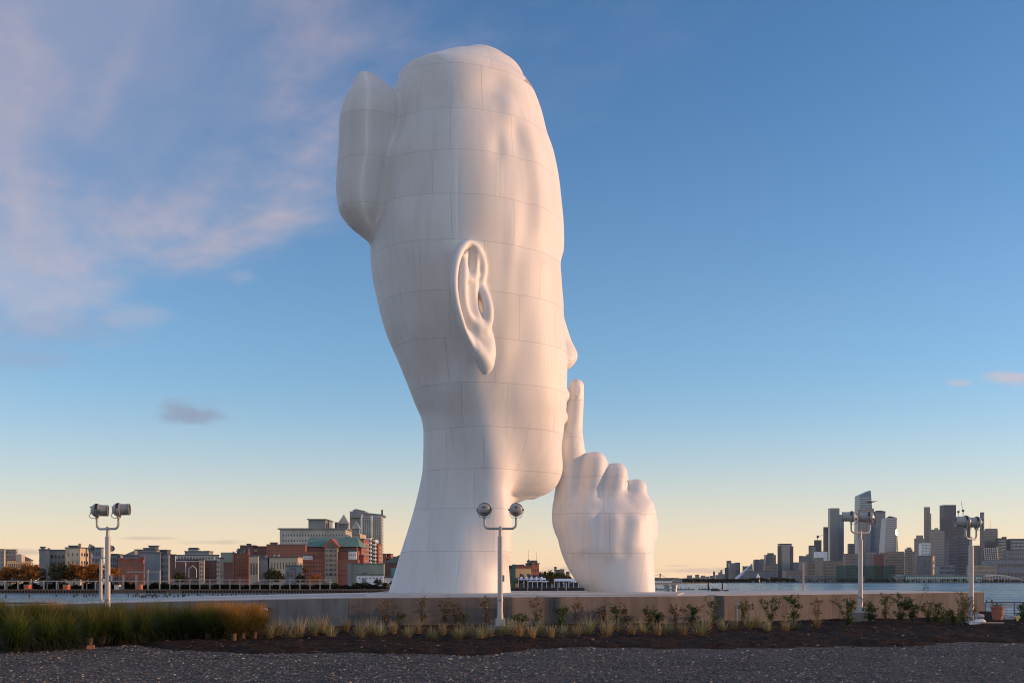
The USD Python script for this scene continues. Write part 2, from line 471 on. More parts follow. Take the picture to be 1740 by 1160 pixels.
def build_head(h):
    f = Field((-9.6, 44.0, 0.7), (4.6, 57.0, 29.0), h)
    C0 = np.array([CX(800, AXD), AXD])
    mid = lambda L, S, z: (C0[0] + L * FX + S * SX, C0[1] + L * FY + S * SY, z)
    # cranium: outline left and right against height
    yy = [101, 102.5, 105, 109, 115, 125, 137, 143, 160, 190, 225, 260, 294, 336, 384, 419, 469, 527, 572, 614, 650, 690, 720, 745]
    LX = [808, 788, 764, 748, 733, 709, 691, 682, 675, 670, 665, 658, 651, 644, 638, 635, 636, 647, 660, 678, 696, 722, 760, 790]
    RX = [822, 829, 834, 842, 850, 864, 879, 890, 907, 920, 929, 941, 948, 953, 957, 957, 951, 944, 940, 936, 930, 922, 906, 890]
    LX, RX = np.array(LX, float), np.array(RX, float)
    rho = np.interp(yy, [81, 160, 420, 600, 760], [0.86, 0.84, 0.84, 0.82, 0.8])

    def slices(yy, LX, RX, rho, back=0.85, D=AXD, rot=PSI):
        W = (RX - LX) / 2 * D / F_PX
        cx = CX((LX + RX) / 2, D)
        cy = AXD + (cx - C0[0]) * math.tan(PSI) * back
        a = W / np.sqrt(math.cos(rot) ** 2 + rho ** 2 * math.sin(rot) ** 2)
        return CZ(yy, D), cx, cy, a, a * rho
    f.loft(*slices(yy, LX, RX, rho), 0.01, 2.1)
    # neck
    ny = [620, 680, 738, 793, 830, 871, 905, 940, 975, 1007, 1030]
    NL = np.array([705, 712, 721, 720, 714, 704, 694, 683, 673, 663, 656.0])
    NR = np.array([858, 862, 862, 862, 862, 862, 861, 862, 864.5, 867, 869.0])
    f.loft(*slices(ny, NL, NR, np.full(len(ny), 0.92), 0.3, AXD, math.radians(-10)), 0.9, 2.35, math.radians(-10))
    # jaw and lower face: straight from the cheekbone to the chin
    jy = [500, 560, 620, 680, 730, 770, 800, 818, 831, 839, 844]
    JF = np.array([3.75, 4.15, 4.55, 4.7, 4.72, 4.62, 4.5, 4.35, 4.18, 3.9, 3.55])       # front, on the middle line
    JB = np.array([-1.6, -1.6, -1.5, -1.2, -0.7, -0.1, 0.6, 1.15, 1.8, 2.3, 2.75])
    jb = np.array([2.8, 3.0, 3.15, 3.1, 2.95, 2.65, 2.3, 1.95, 1.5, 1.05, 0.5])
    jc, ja = (JF + JB) / 2, (JF - JB) / 2
    f.loft(CZ(jy, 51.2), C0[0] + jc * FX, C0[1] + jc * FY, ja, jb, 1.9, 2.2)
    f.ellipsoid(mid(3.8, 0, CZ(800, 52)), (1.0, 1.25, 1.0), 0.9)                     # chin
    # nose, wings and nostrils
    nz = lambda y: float(CZ(y, 52.4))
    f.spline([(*mid(4.0, 0, nz(440)), 0.4), (*mid(4.25, 0, nz(495)), 0.42), (*mid(4.85, 0, nz(555)), 0.46), (*mid(5.38, 0, nz(602)), 0.48)], 0.6)
    f.ellipsoid(mid(5.38, 0, nz(608)), (0.5, 0.5, 0.48), 0.5)
    for s in (-1, 1):
        f.ellipsoid(mid(5.02, 0.56 * s, nz(616)), (0.52, 0.3, 0.5), 0.4)
        f.ellipsoid(mid(5.28, 0.30 * s, nz(632)), (0.3, 0.13, 0.26), 0.1, True)
    # eyes: hollow, closed lid, brow
    for s in (-1, 1):
        f.ellipsoid(mid(4.72, 1.62 * s, nz(492)), (0.62, 0.8, 0.8), 0.75, True, PSI - s * 0.45)
        f.ellipsoid(mid(3.50, 1.62 * s, nz(500)), (0.62, 0.75, 0.62), 0.22, False, PSI - s * 0.42)
        f.spline([(*mid(4.02, 0.85 * s, nz(504)), 0.04), (*mid(4.06, 1.45 * s, nz(513)), 0.05), (*mid(3.62, 2.2 * s, nz(511)), 0.04)], 0.09, True)
    # mouth
    f.chain([(*mid(4.55, -0.95, nz(690)), 0.2), (*mid(4.88, -0.45, nz(676)), 0.34), (*mid(4.98, 0, nz(674)), 0.38), (*mid(4.88, 0.45, nz(676)), 0.34), (*mid(4.55, 0.95, nz(690)), 0.2)], 0.3)
    f.chain([(*mid(4.5, -0.8, nz(702)), 0.2), (*mid(4.8, -0.35, nz(712)), 0.36), (*mid(4.86, 0, nz(713)), 0.38), (*mid(4.8, 0.35, nz(712)), 0.36), (*mid(4.5, 0.8, nz(702)), 0.2)], 0.3)
    f.chain([(*mid(4.68, -1.1, nz(692)), 0.07), (*mid(5.27, -0.4, nz(694)), 0.07), (*mid(5.35, 0, nz(695)), 0.07), (*mid(5.27, 0.4, nz(694)), 0.07), (*mid(4.68, 1.1, nz(692)), 0.07)], 0.16, True)
    f.ellipsoid(mid(5.4, 0, nz(744)), (0.45, 0.9, 0.4), 0.45, True)
    # neck muscle, hollow behind the jaw
    sp = lambda x, y, d: (float(CX(x, d)), d, float(CZ(y, d)))
    f.spline([(*sp(800, 655, 47.75), 0.45), (*sp(826, 760, 48.2), 0.45), (*sp(842, 850, 48.5), 0.4), (*sp(845, 930, 48.8), 0.3)], 1.5)
    # hair bun, apart from the head by a deep crease
    by = [123, 130, 143, 158, 175, 208, 253, 300, 330, 360, 384, 400, 415, 430]
    BL = np.array([616, 608, 601, 594, 586, 578, 577, 574, 573, 577, 593, 613, 632, 640.0])
    BR = np.array([624, 640, 655, 672, 680, 684, 680, 672, 668, 664, 659, 655, 651, 650.0])
    z, cx, cy, a, b = slices(by, BL, BR, np.full(len(by), 0.9), 0.8, 48.0)
    f.loft(z, cx, cy - 0.2, a, b * 1.05, 0.35, 2.0)
    f.ellipsoid((float(CX(822, 50.4)), 50.4, float(CZ(127, 50.4))), (1.9, 1.5, 0.95), 1.7)
    # soft uneven modelling of the skull and the temple
    rng = random.Random(5)
    col = lambda px: -math.acos(max(-0.98, min(0.98, (px - 800) * AXD / F_PX / 4.6)))
    for amt, px, y, sa, sz, lean in (
            (0.16, 897, 215, 0.12, 1.1, 0.0), (0.11, 858, 250, 0.09, 0.7, 0.02), (0.06, 770, 370, 0.25, 2.4, 0.01), (-0.07, 835, 320, 0.22, 2.6, 0.0), (-0.16, 925, 290, 0.13, 2.6, -0.015), (0.07, 905, 360, 0.12, 1.3, 0.02),
            (0.05, 865, 445, 0.1, 1.2, 0.02), (0.05, 892, 470, 0.1, 1.5, 0.0), (-0.06, 880, 400, 0.11, 1.3, 0.01), (-0.26, 690, 250, 0.16, 1.0, 0.05), (-0.16, 700, 365, 0.14, 1.6, -0.04), (0.06, 735, 480, 0.3, 2.2, 0.0), (-0.2, 700, 575, 0.2, 1.5, 0.05),
            (0.06, 762, 560, 0.2, 2.4, 0.0), (-0.15, 745, 695, 0.2, 1.3, 0.0), (0.15, 850, 140, 0.25, 0.8, 0.05), (-0.10, 870, 600, 0.14, 1.5, 0.0), (0.06, 905, 570, 0.15, 1.6, 0.02), (0.10, 720, 160, 0.2, 1.0, 0.0), (-0.2, 893, 175, 0.16, 0.9, 0.0), (0.12, 880, 128, 0.2, 0.6, 0.0), (-0.16, 695, 150, 0.2, 0.9, 0.0), (0.1, 655, 480, 0.2, 1.2, 0.0), (-0.05, 790, 250, 0.25, 1.6, 0.0)):
        f.swell(amt * 0.8, col(px), sa, float(CZ(y, 46.5)), sz, lean, C0)
    for i in range(26):
        f.swell(rng.uniform(-0.022, 0.022), rng.uniform(-math.pi, math.pi), rng.uniform(0.12, 0.25), rng.uniform(13, 22), rng.uniform(0.8, 2.2), rng.uniform(-0.022, 0.022), C0)
    # the ear: points given as (across, up, out) from the side of the head
    eo = np.array(mid(-1.62, 3.72, 0))[:2]

    def ear(px, y, out):
        p = ((px - 799) / 34.0 - (out - 0.35) * SX) / FX
        return (eo[0] + p * FX + out * SX, eo[1] + p * FY + out * SY, float(CZ(y, 46.3)))
    E = lambda rows: [(*ear(x, y, o), r) for x, y, o, r in rows]
    f.spline(E([(797, 438, 0.22, 0.4), (789, 490, 0.28, 0.55), (794, 540, 0.25, 0.52), (806, 578, 0.2, 0.46), (818, 606, 0.12, 0.33)]), 0.45)
    f.spline(E([(813, 476, 0.2, 0.18), (815, 455, 0.32, 0.2), (808, 434, 0.46, 0.2), (796, 427, 0.58, 0.2), (784, 438, 0.72, 0.19), (777, 458, 0.84, 0.17), (773, 488, 0.9, 0.16), (774, 517, 0.88, 0.16), (780, 545, 0.8, 0.18), (789, 568, 0.72, 0.24), (800, 590, 0.6, 0.28), (811, 609, 0.48, 0.31), (820, 622, 0.34, 0.24)]), 0.2)
    f.ellipsoid(ear(802, 514, 0.9), (0.52, 0.5, 1.7), 0.3, True)                    # concha
    f.ellipsoid(ear(801, 460, 0.85), (0.3, 0.5, 0.85), 0.22, True)                     # upper hollow
    f.spline(E([(786, 452, 0.5, 0.12), (787, 475, 0.6, 0.17), (786, 503, 0.66, 0.19), (788, 530, 0.62, 0.19), (796, 551, 0.54, 0.2), (807, 560, 0.48, 0.2), (816, 566, 0.42, 0.18)]), 0.22)
    f.spline(E([(795, 484, 0.42, 0.13), (802, 474, 0.28, 0.11), (806, 468, 0.15, 0.1)]), 0.2)
    f.spline(E([(812, 490, 0.14, 0.16), (820, 510, 0.34, 0.22), (824, 533, 0.44, 0.24), (823, 552, 0.42, 0.22), (817, 566, 0.38, 0.2)]), 0.3)
    f.ellipsoid(ear(821, 602, 0.28), (0.40, 0.36, 1.0), 0.35, False, PSI, 0.1)          # lobe
    f.ellipsoid(ear(806, 580, 1.0), (0.15, 0.3, 0.55), 0.3, True, PSI, -0.35)
    return f, C0, ear


def build_hand(h):
    D = 52.6
    f = Field((1.5, 48.5, 0.7), (9.2, 57.2, 12.6), h)
    P = lambda x, y, d: (float(CX(x, D + d)), D + d, float(CZ(y, D + d)))
    R = lambda px: px * D / F_PX
    # back of the hand and wrist
    def loft(rows, k):
        y, l, r, dep, off = (np.array(t, float) for t in zip(*rows))
        cx, a = CX((l + r) / 2, D), (r - l) / 2 * D / F_PX
        zz = f.ax[2]
        from scipy.interpolate import PchipInterpolator as PI_
        z = CZ(y, D)
        o = np.argsort(z)
        g = [PI_(z[o], t[o])(np.clip(zz, z.min(), z.max())).astype(np.float32)[None, None, :] for t in (cx, D + off, a, dep)]
        x, yy, _ = f.grid((slice(None),) * 3)
        e = ((np.abs((x - g[0]) / g[2]) ** 2.5 + np.abs((yy - g[1]) / g[3]) ** 2.5) ** 0.4 - 1) * np.minimum(g[2], g[3])
        out = np.maximum(z.min() - zz, zz - z.max())[None, None, :]
        f.v = smin(f.v, np.where(out > 0, np.sqrt(np.maximum(e, 0) ** 2 + np.maximum(out, 0) ** 2), e).astype(np.float32), k)
    loft([(1030, 1006, 1114, 1.35, 0.1), (1007, 1000, 1113, 1.4, 0.1), (985, 978, 1112, 1.5, 0.1), (955, 961, 1111, 1.65, 0.15), (930, 952, 1110, 1.8, 0.2), (905, 947, 1108.5, 1.85, 0.3), (880, 945, 1106, 1.8, 0.4), (860, 948, 1102, 1.6, 0.55), (846, 958, 1092, 1.2, 0.7)], 0.01)
    # index finger, straight up to the lips
    f.spline([(*P(964, 885, -0.1), R(21.5)), (*P(965, 830, 0.1), R(21.5)), (*P(969, 780, 0.2), R(20.8)), (*P(971, 738, 0.2), R(18.6)), (*P(975.5, 698, 0.15), R(15.8)), (*P(978.5, 668, 0.1), R(13.8)), (*P(979.5, 656.5, 0.08), R(12.8))], 0.6)
    f.ellipsoid(P(980.5, 662, -0.385), (R(7.5), 0.05, R(14.5)), 0.04, False, 0.12)       # nail
    f.ellipsoid(P(973, 760, -0.12), (0.5, 0.42, 0.75), 0.5)                             # knuckle
    for dy in (-9, -4, 1, 6):
        f.chain([(*P(969, 755 + dy - 1, -0.40), 0.014), (*P(976, 755 + dy + 1, -0.46), 0.016), (*P(982, 755 + dy, -0.38), 0.014)], 0.05, True)
    # three folded fingers: knuckle, first joint at the top, then away from us and down again
    for kx_, ky, kd, tx, ty, r in ((1003, 872, -0.55, 1013, 784, 17.2), (1041, 874, -0.5, 1049, 803, 16.8), (1077, 878, -0.25, 1083, 830, 16.2)):
        f.spline([(*P(kx_, ky, kd + 0.45), R(r + 1.5)), (*P((kx_ + tx) / 2, (ky + ty) / 2, kd + 0.35), R(r)), (*P(tx, ty, kd + 0.6), R(r)), (*P(tx, ty + 8, kd + 1.3), R(r * 0.95)), (*P(tx - 3, ty + 44, kd + 2.2), R(r * 0.9)), (*P(tx - 4, ty + 60, kd + 1.7), R(r * 0.85))], 0.6)
        f.ellipsoid(P(kx_, ky + 4, kd - 0.08), (0.4, 0.25, 0.7), 0.8, False, 0.0)
    for x0, y0, x1, y1, d0 in ((1001, 885, 1008, 925, -1.22), (1042, 887, 1040, 935, -1.27), (1078, 890, 1070, 925, -1.05), (968, 890, 985, 930, -1.0)):
        f.chain([(*P(x0, y0, d0), 0.08), (*P(x1, y1, d0 - 0.12), 0.05)], 0.8)             # tendons
    f.spline([(*P(1098, 862, 0.0), 0.3), (*P(1103, 885, 0.1), 0.34), (*P(1104, 910, 0.15), 0.3)], 0.6)
    # thumb: along the far side, its tip between the index and middle fingers
    f.chain([(*P(985, 930, 1.2), 0.8), (*P(985, 870, 1.9), 0.62), (*P(996, 815, 2.0), 0.5), (*P(1003, 792, 1.7), 0.42)], 0.3)
    return f


def cut_panels(field, z_levels, axis, seams, gap, split=None):
    """Cuts the field's surface into panels: level joints at z_levels, upright joints per row as pairs of picture points on the near side."""
    import manifold3d as m3
    v, t = field.surface()
    man = m3.Manifold(m3.Mesh(v.astype(np.float32), t.astype(np.uint32)))
    if man.status() != m3.Error.NoError:
        raise RuntimeError(f"surface: {man.status()}")
    proj = np.stack([870 + v[:, 0] / v[:, 1] * F_PX, HOR - (v[:, 2] - CAM_Z) / v[:, 1] * F_PX], 1)
    _, nrm = field.normals(v)
    near = v[(nrm * (v - [0, 0, CAM_Z])).sum(1) < 0]
    npx = proj[(nrm * (v - [0, 0, CAM_Z])).sum(1) < 0]
    out, apart = [], []
    for k in range(len(z_levels) - 1):
        z0, z1 = z_levels[k], z_levels[k + 1]
        row = man.trim_by_plane((0, 0, 1), z0 + (gap / 2 if k else 0)).trim_by_plane((0, 0, -1), -(z1 - gap / 2))
        if row.is_empty():
            continue
        ax = np.array([*axis((z0 + z1) / 2), (z0 + z1) / 2])
        if split is not None and z1 > 17.0:
            n_, o_ = split
            for q in row.trim_by_plane(tuple(n_), o_ + gap * 0.4).decompose():
                if q.volume() > 0.05:
                    apart.append(q)
            row = row.trim_by_plane(tuple(-n_), -o_ + gap * 0.4)
        planes = []
        for a, b in seams[k]:
            if not np.ndim(a):
                a, b = ((a, None), (b, None))
            pts = []
            for (px, py), zt in ((a, z1), (b, z0)):
                zt = min(zt, near[:, 2].max() - 0.25)
                m = np.abs(near[:, 2] - zt) < 0.3
                i = np.argmin(np.abs(npx[m][:, 0] - px) + 0.02 * near[m][:, 1])
                pts.append(near[m][i])
            c = ax.copy()
            n = np.cross(pts[0] - pts[1], (pts[0] + pts[1]) / 2 - c)
            n /= np.linalg.norm(n)
            d = (pts[0] + pts[1]) / 2 - c
            ang = math.atan2(d[1], d[0])
            w = np.array([-math.sin(ang), math.cos(ang), 0])
            if n @ w < 0:
                n = -n
            planes.append((ang, n, c))
        planes.sort(key=lambda p: p[0])
        if planes:                       # go on round the far side in even steps
            a0, a1 = planes[-1][0], planes[0][0] + 2 * math.pi
            m = max(2, int(round((a1 - a0) / math.radians(65))))
            for j in range(1, m):
                g = a0 + (a1 - a0) * j / m
                planes.append((g, np.array([-math.sin(g), math.cos(g), 0]), ax))
            n = len(planes)
            for j in range(n):
                _, n0, c0 = planes[j]
                _, n1, c1 = planes[(j + 1) % n]
                piece = row.trim_by_plane(tuple(n0), float(n0 @ c0) + gap / 2).trim_by_plane(tuple(-n1), -float(n1 @ c1) + gap / 2)
                if not piece.is_empty() and piece.volume() > 0.002:
                    out.append(piece)
        else:
            out.append(row)
    return man, out, apart


def panel_arrays(man, field):
    """(points, faces, normals): the outside takes its normals from the field, the joints stay flat."""
    m = man.to_mesh()
    v, f = np.array(m.vert_properties[:, :3], float), np.array(m.tri_verts, int)
    tri = v[f]
    fn = np.cross(tri[:, 1] - tri[:, 0], tri[:, 2] - tri[:, 0])
    ar = np.linalg.norm(fn, axis=1)
    keep = ar > 1e-9
    f, fn, tri = f[keep], fn[keep] / ar[keep, None], tri[keep]
    val, g = field.normals(tri.mean(1))
    outer = (np.abs(val) < 0.05) & ((g * fn).sum(1) > 0.6)
    used = np.unique(f[outer])
    remap = np.full(len(v), -1)
    remap[used] = np.arange(len(used))
    _, gn = field.normals(v[used])
    fi = f[~outer]
    P = np.vstack([v[used], v[fi].reshape(-1, 3)])
    N = np.vstack([gn, np.repeat(fn[~outer], 3, 0)])
    T = np.vstack([remap[f[outer]], np.arange(len(fi) * 3).reshape(-1, 3) + len(used)])
    return P, T, N


def white_look():
    n = {"g": ("geometry", {}), "m": ("mapping", {"mapping_type": "point", "scale": (0.9, 0.9, 0.22)}), "z": ("noise_texture", {"scale": 0.8, "detail": 5.0, "roughness": 0.6}),
         "r": ("rgb_ramp", {"ramp": [(0.0, (0.70, 0.665, 0.625)), (0.42, (0.75, 0.725, 0.695)), (0.62, (0.775, 0.755, 0.73)), (1.0, (0.80, 0.785, 0.765))]}),
         "m2": ("mapping", {"mapping_type": "point", "scale": (3.5, 3.5, 0.16)}), "st": ("noise_texture", {"scale": 1.0, "detail": 4.0, "roughness": 0.55}), "sr": ("map_range", {"from_min": 0.52, "from_max": 0.75, "to_min": 1.0, "to_max": 0.9, "clamp": True}),
         "oi": ("object_info", {}), "om": ("map_range", {"to_min": 0.955, "to_max": 1.03}), "mu": ("math", {"math_type": "multiply"}), "hs": ("hsv", {"hue": 0.5, "saturation": 1.0, "fac": 1.0}),
         "z2": ("noise_texture", {"scale": 9.0, "detail": 5.0, "roughness": 0.7}), "b": ("bump", {"strength": 0.05, "distance": 0.03}), "rr": ("map_range", {"to_min": 0.4, "to_max": 0.62}),
         "p": ("principled_bsdf", {"specular_ior_level": 0.35}), "tl": ("translucent_bsdf", {"color": (0.75, 0.7, 0.65)}), "mx": ("mix_closure", {"fac": 0.03})}
    l = [("g.position", "m.vector"), ("m.vector", "z.vector"), ("z.fac", "r.fac"), ("g.position", "m2.vector"), ("m2.vector", "st.vector"), ("st.fac", "sr.value"), ("oi.random", "om.value"), ("sr.result", "mu.value1"), ("om.result", "mu.value2"), ("r.color", "hs.color"), ("mu.value", "hs.value"),
         ("hs.color", "p.base_color"), ("g.position", "z2.vector"), ("z2.fac", "b.height"), ("b.normal", "p.normal"), ("z2.fac", "rr.value"), ("rr.result", "p.roughness"), ("p.BSDF", "mx.closure1"), ("tl.BSDF", "mx.closure2")]
    return usdkit.material(stage, "/World/Looks/white_resin_look", n, l, surface="mx.closure")


def put_panel(parent, name, man, field, mat, label=None):
    P, T, N = panel_arrays(man, field)
    path = free(str(parent.GetPath()), name)
    m = UsdGeom.Mesh.Define(stage, path)
    m.CreatePointsAttr(Vt.Vec3fArray.FromNumpy((P - ORIGIN[str(parent.GetPath())]).astype(np.float32)))
    m.CreateFaceVertexCountsAttr(Vt.IntArray.FromNumpy(np.full(len(T), 3, np.int32)))
    m.CreateFaceVertexIndicesAttr(Vt.IntArray.FromNumpy(T.astype(np.int32).ravel()))
    m.CreateNormalsAttr(Vt.Vec3fArray.FromNumpy(N.astype(np.float32)))
    m.SetNormalsInterpolation("vertex")
    m.CreateSubdivisionSchemeAttr("none")
    UsdShade.MaterialBindingAPI.Apply(m.GetPrim()).Bind(mat)
    tag(m.GetPrim(), label)


def make_statues(h_head=0.075, h_hand=0.055):
    import manifold3d as m3
    white, GAP = white_look(), 0.008
    zl = [PLAT + 0.06, 3.2, 5.25, 7.15, 9.1, 11.1, 13.1, 15.2, 17.4, 19.5, 21.6, 23.7, 26.0, 30.0]
    f, C0, ear = build_head(h_head)
    head = thing("head_statue", "colossal white panelled statue of a head with a hair bun at its back", "statue", (-3.0, 50.0, PLAT + 0.06))
    seams = [[(699, 699), ((786, 937), (775, 1007))], [((734, 866), (725, 937)), (840, 840)], [((734, 797), (727, 866)), (806, 806), ((895, 800), (868, 862))],
             [(758, 758), (822, 822), ((899, 727), (880, 790))], [(784, 785), ((864, 650), (858, 718)), ((946, 655), (940, 720))], [((757, 572), (764, 645)), (842, 842), (937, 935)],
             [(764, 766), (884, 882)], [(714, 714), (823, 823), (917, 917)], [(657, 660), (766, 768), (873, 873)], [(734, 735), (850, 851), (936, 939)], [(766, 765), (869, 873)],
             [((719, 135), (711, 186)), (818, 820)], [((758, 90), (752, 126)), ((823, 90), (835, 126))]]
    # seams: (top, bottom) columns of the picture; pairs of points where a joint leans
    fixed = []
    for row in seams:
        fixed.append([(((a if np.ndim(a) else (a, 0)), (b if np.ndim(b) else (b, 0)))) for a, b in row])
    # the crease between bun and head, and the ear's outline
    eye = np.array([0, 0, CAM_Z])
    d0, d1 = pix_dir(674, 150), pix_dir(634, 418)
    n = np.cross(d0, d1)
    n = n / np.linalg.norm(n)
    n = n if n[0] < 0 else -n
    off = float(n @ eye)
    whole, pieces, bun = cut_panels(f, zl, lambda z: (float(np.interp(z, [1, 8, 14, 28], [-3.0, -2.3, -2.06, -1.9])), 50.0), fixed, GAP, (n, off))
    outline = [(815, 436), (800, 411), (788, 414), (772, 438), (765, 470), (765, 505), (770, 545), (781, 577), (795, 604), (812, 630), (824, 636), (834, 625), (838, 600), (834, 570), (834, 545), (832, 510), (824, 485), (822, 455)]
    lo = [np.array(ear(x, y, -0.55)) for x, y in outline]
    hi = [np.array(ear(x, y, 2.5)) for x, y in outline]
    earbox = m3.Manifold()
    k = len(outline)
    c0, c1 = np.mean(lo, 0), np.mean(hi, 0)
    vv = np.vstack([lo, hi, [c0], [c1]]).astype(np.float32)
    ff = []
    for i in range(k):
        j = (i + 1) % k
        ff += [[i, j, k + j], [i, k + j, k + i], [2 * k, j, i], [2 * k + 1, k + i, k + j]]
    earbox = m3.Manifold(m3.Mesh(vv, np.array(ff, np.uint32)))
    if earbox.status() == m3.Error.NoError and earbox.volume() < 0:
        earbox = m3.Manifold(m3.Mesh(vv, np.array([t[::-1] for t in ff], np.uint32)))
    put_panel(head, "ear", whole ^ earbox, f, white)
    for p in pieces:
        p = p - earbox
        if not p.is_empty() and p.volume() > 0.002:
            put_panel(head, "panel", p, f, white)
    for p in bun:
        put_panel(head, "bun_panel", p, f, white)
    g = build_hand(h_hand)
    hand = thing("hand_statue", "white panelled statue of a hand with its raised forefinger touching the head's lips", "statue", (5.5, 52.6, PLAT + 0.06))
    hl = [PLAT + 0.06, 3.2, 5.25, 7.2, 9.25, 11.25, 13.0]
    L = lambda a, b: ((a, 0), (b, 0))
    _, pieces, _ = cut_panels(g, hl, lambda z: (float(np.interp(z, [1, 5, 8, 12], [5.8, 5.0, 4.6, 3.4])), 52.9), [[L(998, 1012), L(1095, 1082)], [L(1036, 1036)], [L(960, 957)], [], [], []], GAP)
    for p in pieces:
        put_panel(hand, "panel", p, g, white)


make_statues()

# ---------------------------------------------------------------- the setting
rng = random.Random(11)
WALL = [(-26.0, 38.0, 0.70), (X(0, 38.2), 38.2, 0.84), (X(300, 38.2), 38.2, 1.0), (X(592, 38.2), 38.2, 1.13), (X(870, 39.2), 39.2, 1.15), (X(1140, 41.6), 41.6, 1.15), (X(1415, 45.2), 45.2, 1.18), (X(1600, 47.6), 47.6, 1.22), (X(1672, 48.6), 48.6, 1.24)]
wall_y = lambda x: float(np.interp(x, [p[0] for p in WALL], [p[1] for p in WALL]))


def gravel_edge(x):
    """Where the soil begins, as a distance from the camera's line."""
    px = np.array([-700, 0, 150, 230, 300, 420, 600, 830, 900, 1000, 1100, 1200, 1310, 1380, 1450, 1550, 1600, 1640, 1740, 2200])
    py = np.array([1108, 1108, 1100, 1097, 1108, 1113, 1111, 1115, 1103, 1101, 1104, 1105, 1106, 1102, 1099, 1100, 1097, 1091, 1093, 1093.0])
    d = 1.8 * 1700 / (py - 986)
    return np.interp(x, kx(px) * d, d)


def concrete_look():
    n = {"g": ("geometry", {}), "m": ("mapping", {"mapping_type": "point", "scale": (1, 1, 0.5)}), "z": ("noise_texture", {"scale": 1.1, "detail": 5.0, "roughness": 0.6}), "r": ("rgb_ramp", {"ramp": [(0.3, (0.128, 0.108, 0.096)), (0.5, (0.165, 0.142, 0.127)), (0.72, (0.2, 0.174, 0.156))]}),
         "m2": ("mapping", {"mapping_type": "point", "scale": (5.5, 5.5, 0.3)}), "s": ("noise_texture", {"scale": 1.0, "detail": 5.0, "roughness": 0.6}), "sr": ("map_range", {"from_min": 0.45, "from_max": 0.78, "to_min": 1.0, "to_max": 0.62, "clamp": True}),
         "hs": ("hsv", {"hue": 0.5, "saturation": 1.0, "fac": 1.0}), "z2": ("noise_texture", {"scale": 16.0, "detail": 6.0, "roughness": 0.65}), "b": ("bump", {"strength": 0.35, "distance": 0.03}), "p": ("principled_bsdf", {"roughness": 0.9, "specular_ior_level": 0.25})}
    l = [("g.position", "m.vector"), ("m.vector", "z.vector"), ("z.fac", "r.fac"), ("g.position", "m2.vector"), ("m2.vector", "s.vector"), ("s.fac", "sr.value"), ("r.color", "hs.color"), ("sr.result", "hs.value"), ("hs.color", "p.base_color"), ("g.position", "z2.vector"), ("z2.fac", "b.height"), ("b.normal", "p.normal")]
    return usdkit.material(stage, "/World/Looks/concrete_look", n, l, surface="p.BSDF")


concrete = concrete_look()
concrete_top = look("pale_concrete_look", (0.36, 0.34, 0.325), 0.85, (0.44, 0.42, 0.40), 0.7, 0.15, 14.0)

# water: one sheet out to the horizon
def water_look():
    n = {"g": ("geometry", {}), "m1": ("mapping", {"mapping_type": "point", "scale": (0.05, 0.11, 1)}), "m2": ("mapping", {"mapping_type": "point", "scale": (0.35, 0.8, 1)}), "m3": ("mapping", {"mapping_type": "point", "scale": (0.006, 0.02, 1)}),
         "a": ("noise_texture", {"scale": 1.0, "detail": 4.0, "roughness": 0.6}), "b": ("noise_texture", {"scale": 1.0, "detail": 5.0, "roughness": 0.65}), "c": ("noise_texture", {"scale": 1.0, "detail": 3.0}),
         "mx": ("math", {"math_type": "multiply_add", "value2": 5.0}), "b1": ("bump", {"strength": 1.0, "distance": 1.0}), "r": ("map_range", {"from_min": 0.35, "from_max": 0.65, "to_min": 0.08, "to_max": 0.3, "clamp": True}),
         "p": ("principled_bsdf", {"base_color": (0.045, 0.085, 0.115), "ior": 1.33, "specular_ior_level": 0.5})}
    l = [("g.position", "m1.vector"), ("g.position", "m2.vector"), ("g.position", "m3.vector"), ("m1.vector", "a.vector"), ("m2.vector", "b.vector"), ("m3.vector", "c.vector"), ("a.fac", "mx.value1"), ("b.fac", "mx.value3"), ("mx.value", "b1.height"),
         ("b1.normal", "p.normal"), ("c.fac", "r.value"), ("r.result", "p.roughness")]
    return usdkit.material(stage, "/World/Looks/water_look", n, l, surface="p.BSDF")


WATER = -2.2
w = MB().add([[-30000, -300, WATER], [30000, -300, WATER], [30000, 40000, WATER], [-30000, 40000, WATER]], [[0, 1, 2, 3]])
w.build("water", water_look(), kind="structure")

# land: gravel yard on a quay, its edge behind the plaza
def gravel_look():
    n = {"g": ("geometry", {}), "v": ("voronoi_texture", {"scale": 22.0, "randomness": 1.0}), "v2": ("voronoi_texture", {"scale": 55.0}), "z": ("noise_texture", {"scale": 0.35, "detail": 4.0, "roughness": 0.6}),
         "r": ("rgb_ramp", {"ramp": [(0.0, (0.025, 0.026, 0.029)), (0.45, (0.06, 0.059, 0.061)), (0.75, (0.105, 0.098, 0.093)), (1.0, (0.3, 0.26, 0.22))]}),
         "mx": ("mix_color", {"blend_type": "multiply", "fac": 0.6}), "r2": ("rgb_ramp", {"ramp": [(0.3, (0.36, 0.39, 0.47)), (0.65, (1.2, 1.14, 1.06))]}),
         "ad": ("math", {"math_type": "add"}), "b": ("bump", {"strength": 0.9, "distance": 0.03, "invert": True}), "p": ("principled_bsdf", {"roughness": 0.9, "specular_ior_level": 0.2})}
    l = [("g.position", "v.vector"), ("g.position", "v2.vector"), ("g.position", "z.vector"), ("v.color", "r.fac"), ("r.color", "mx.a"), ("z.fac", "r2.fac"), ("r2.color", "mx.b"), ("mx.result", "p.base_color"), ("v.distance", "ad.value1"), ("v2.distance", "ad.value2"), ("ad.value", "b.height"), ("b.normal", "p.normal")]
    return usdkit.material(stage, "/World/Looks/gravel_look", n, l, surface="p.BSDF")


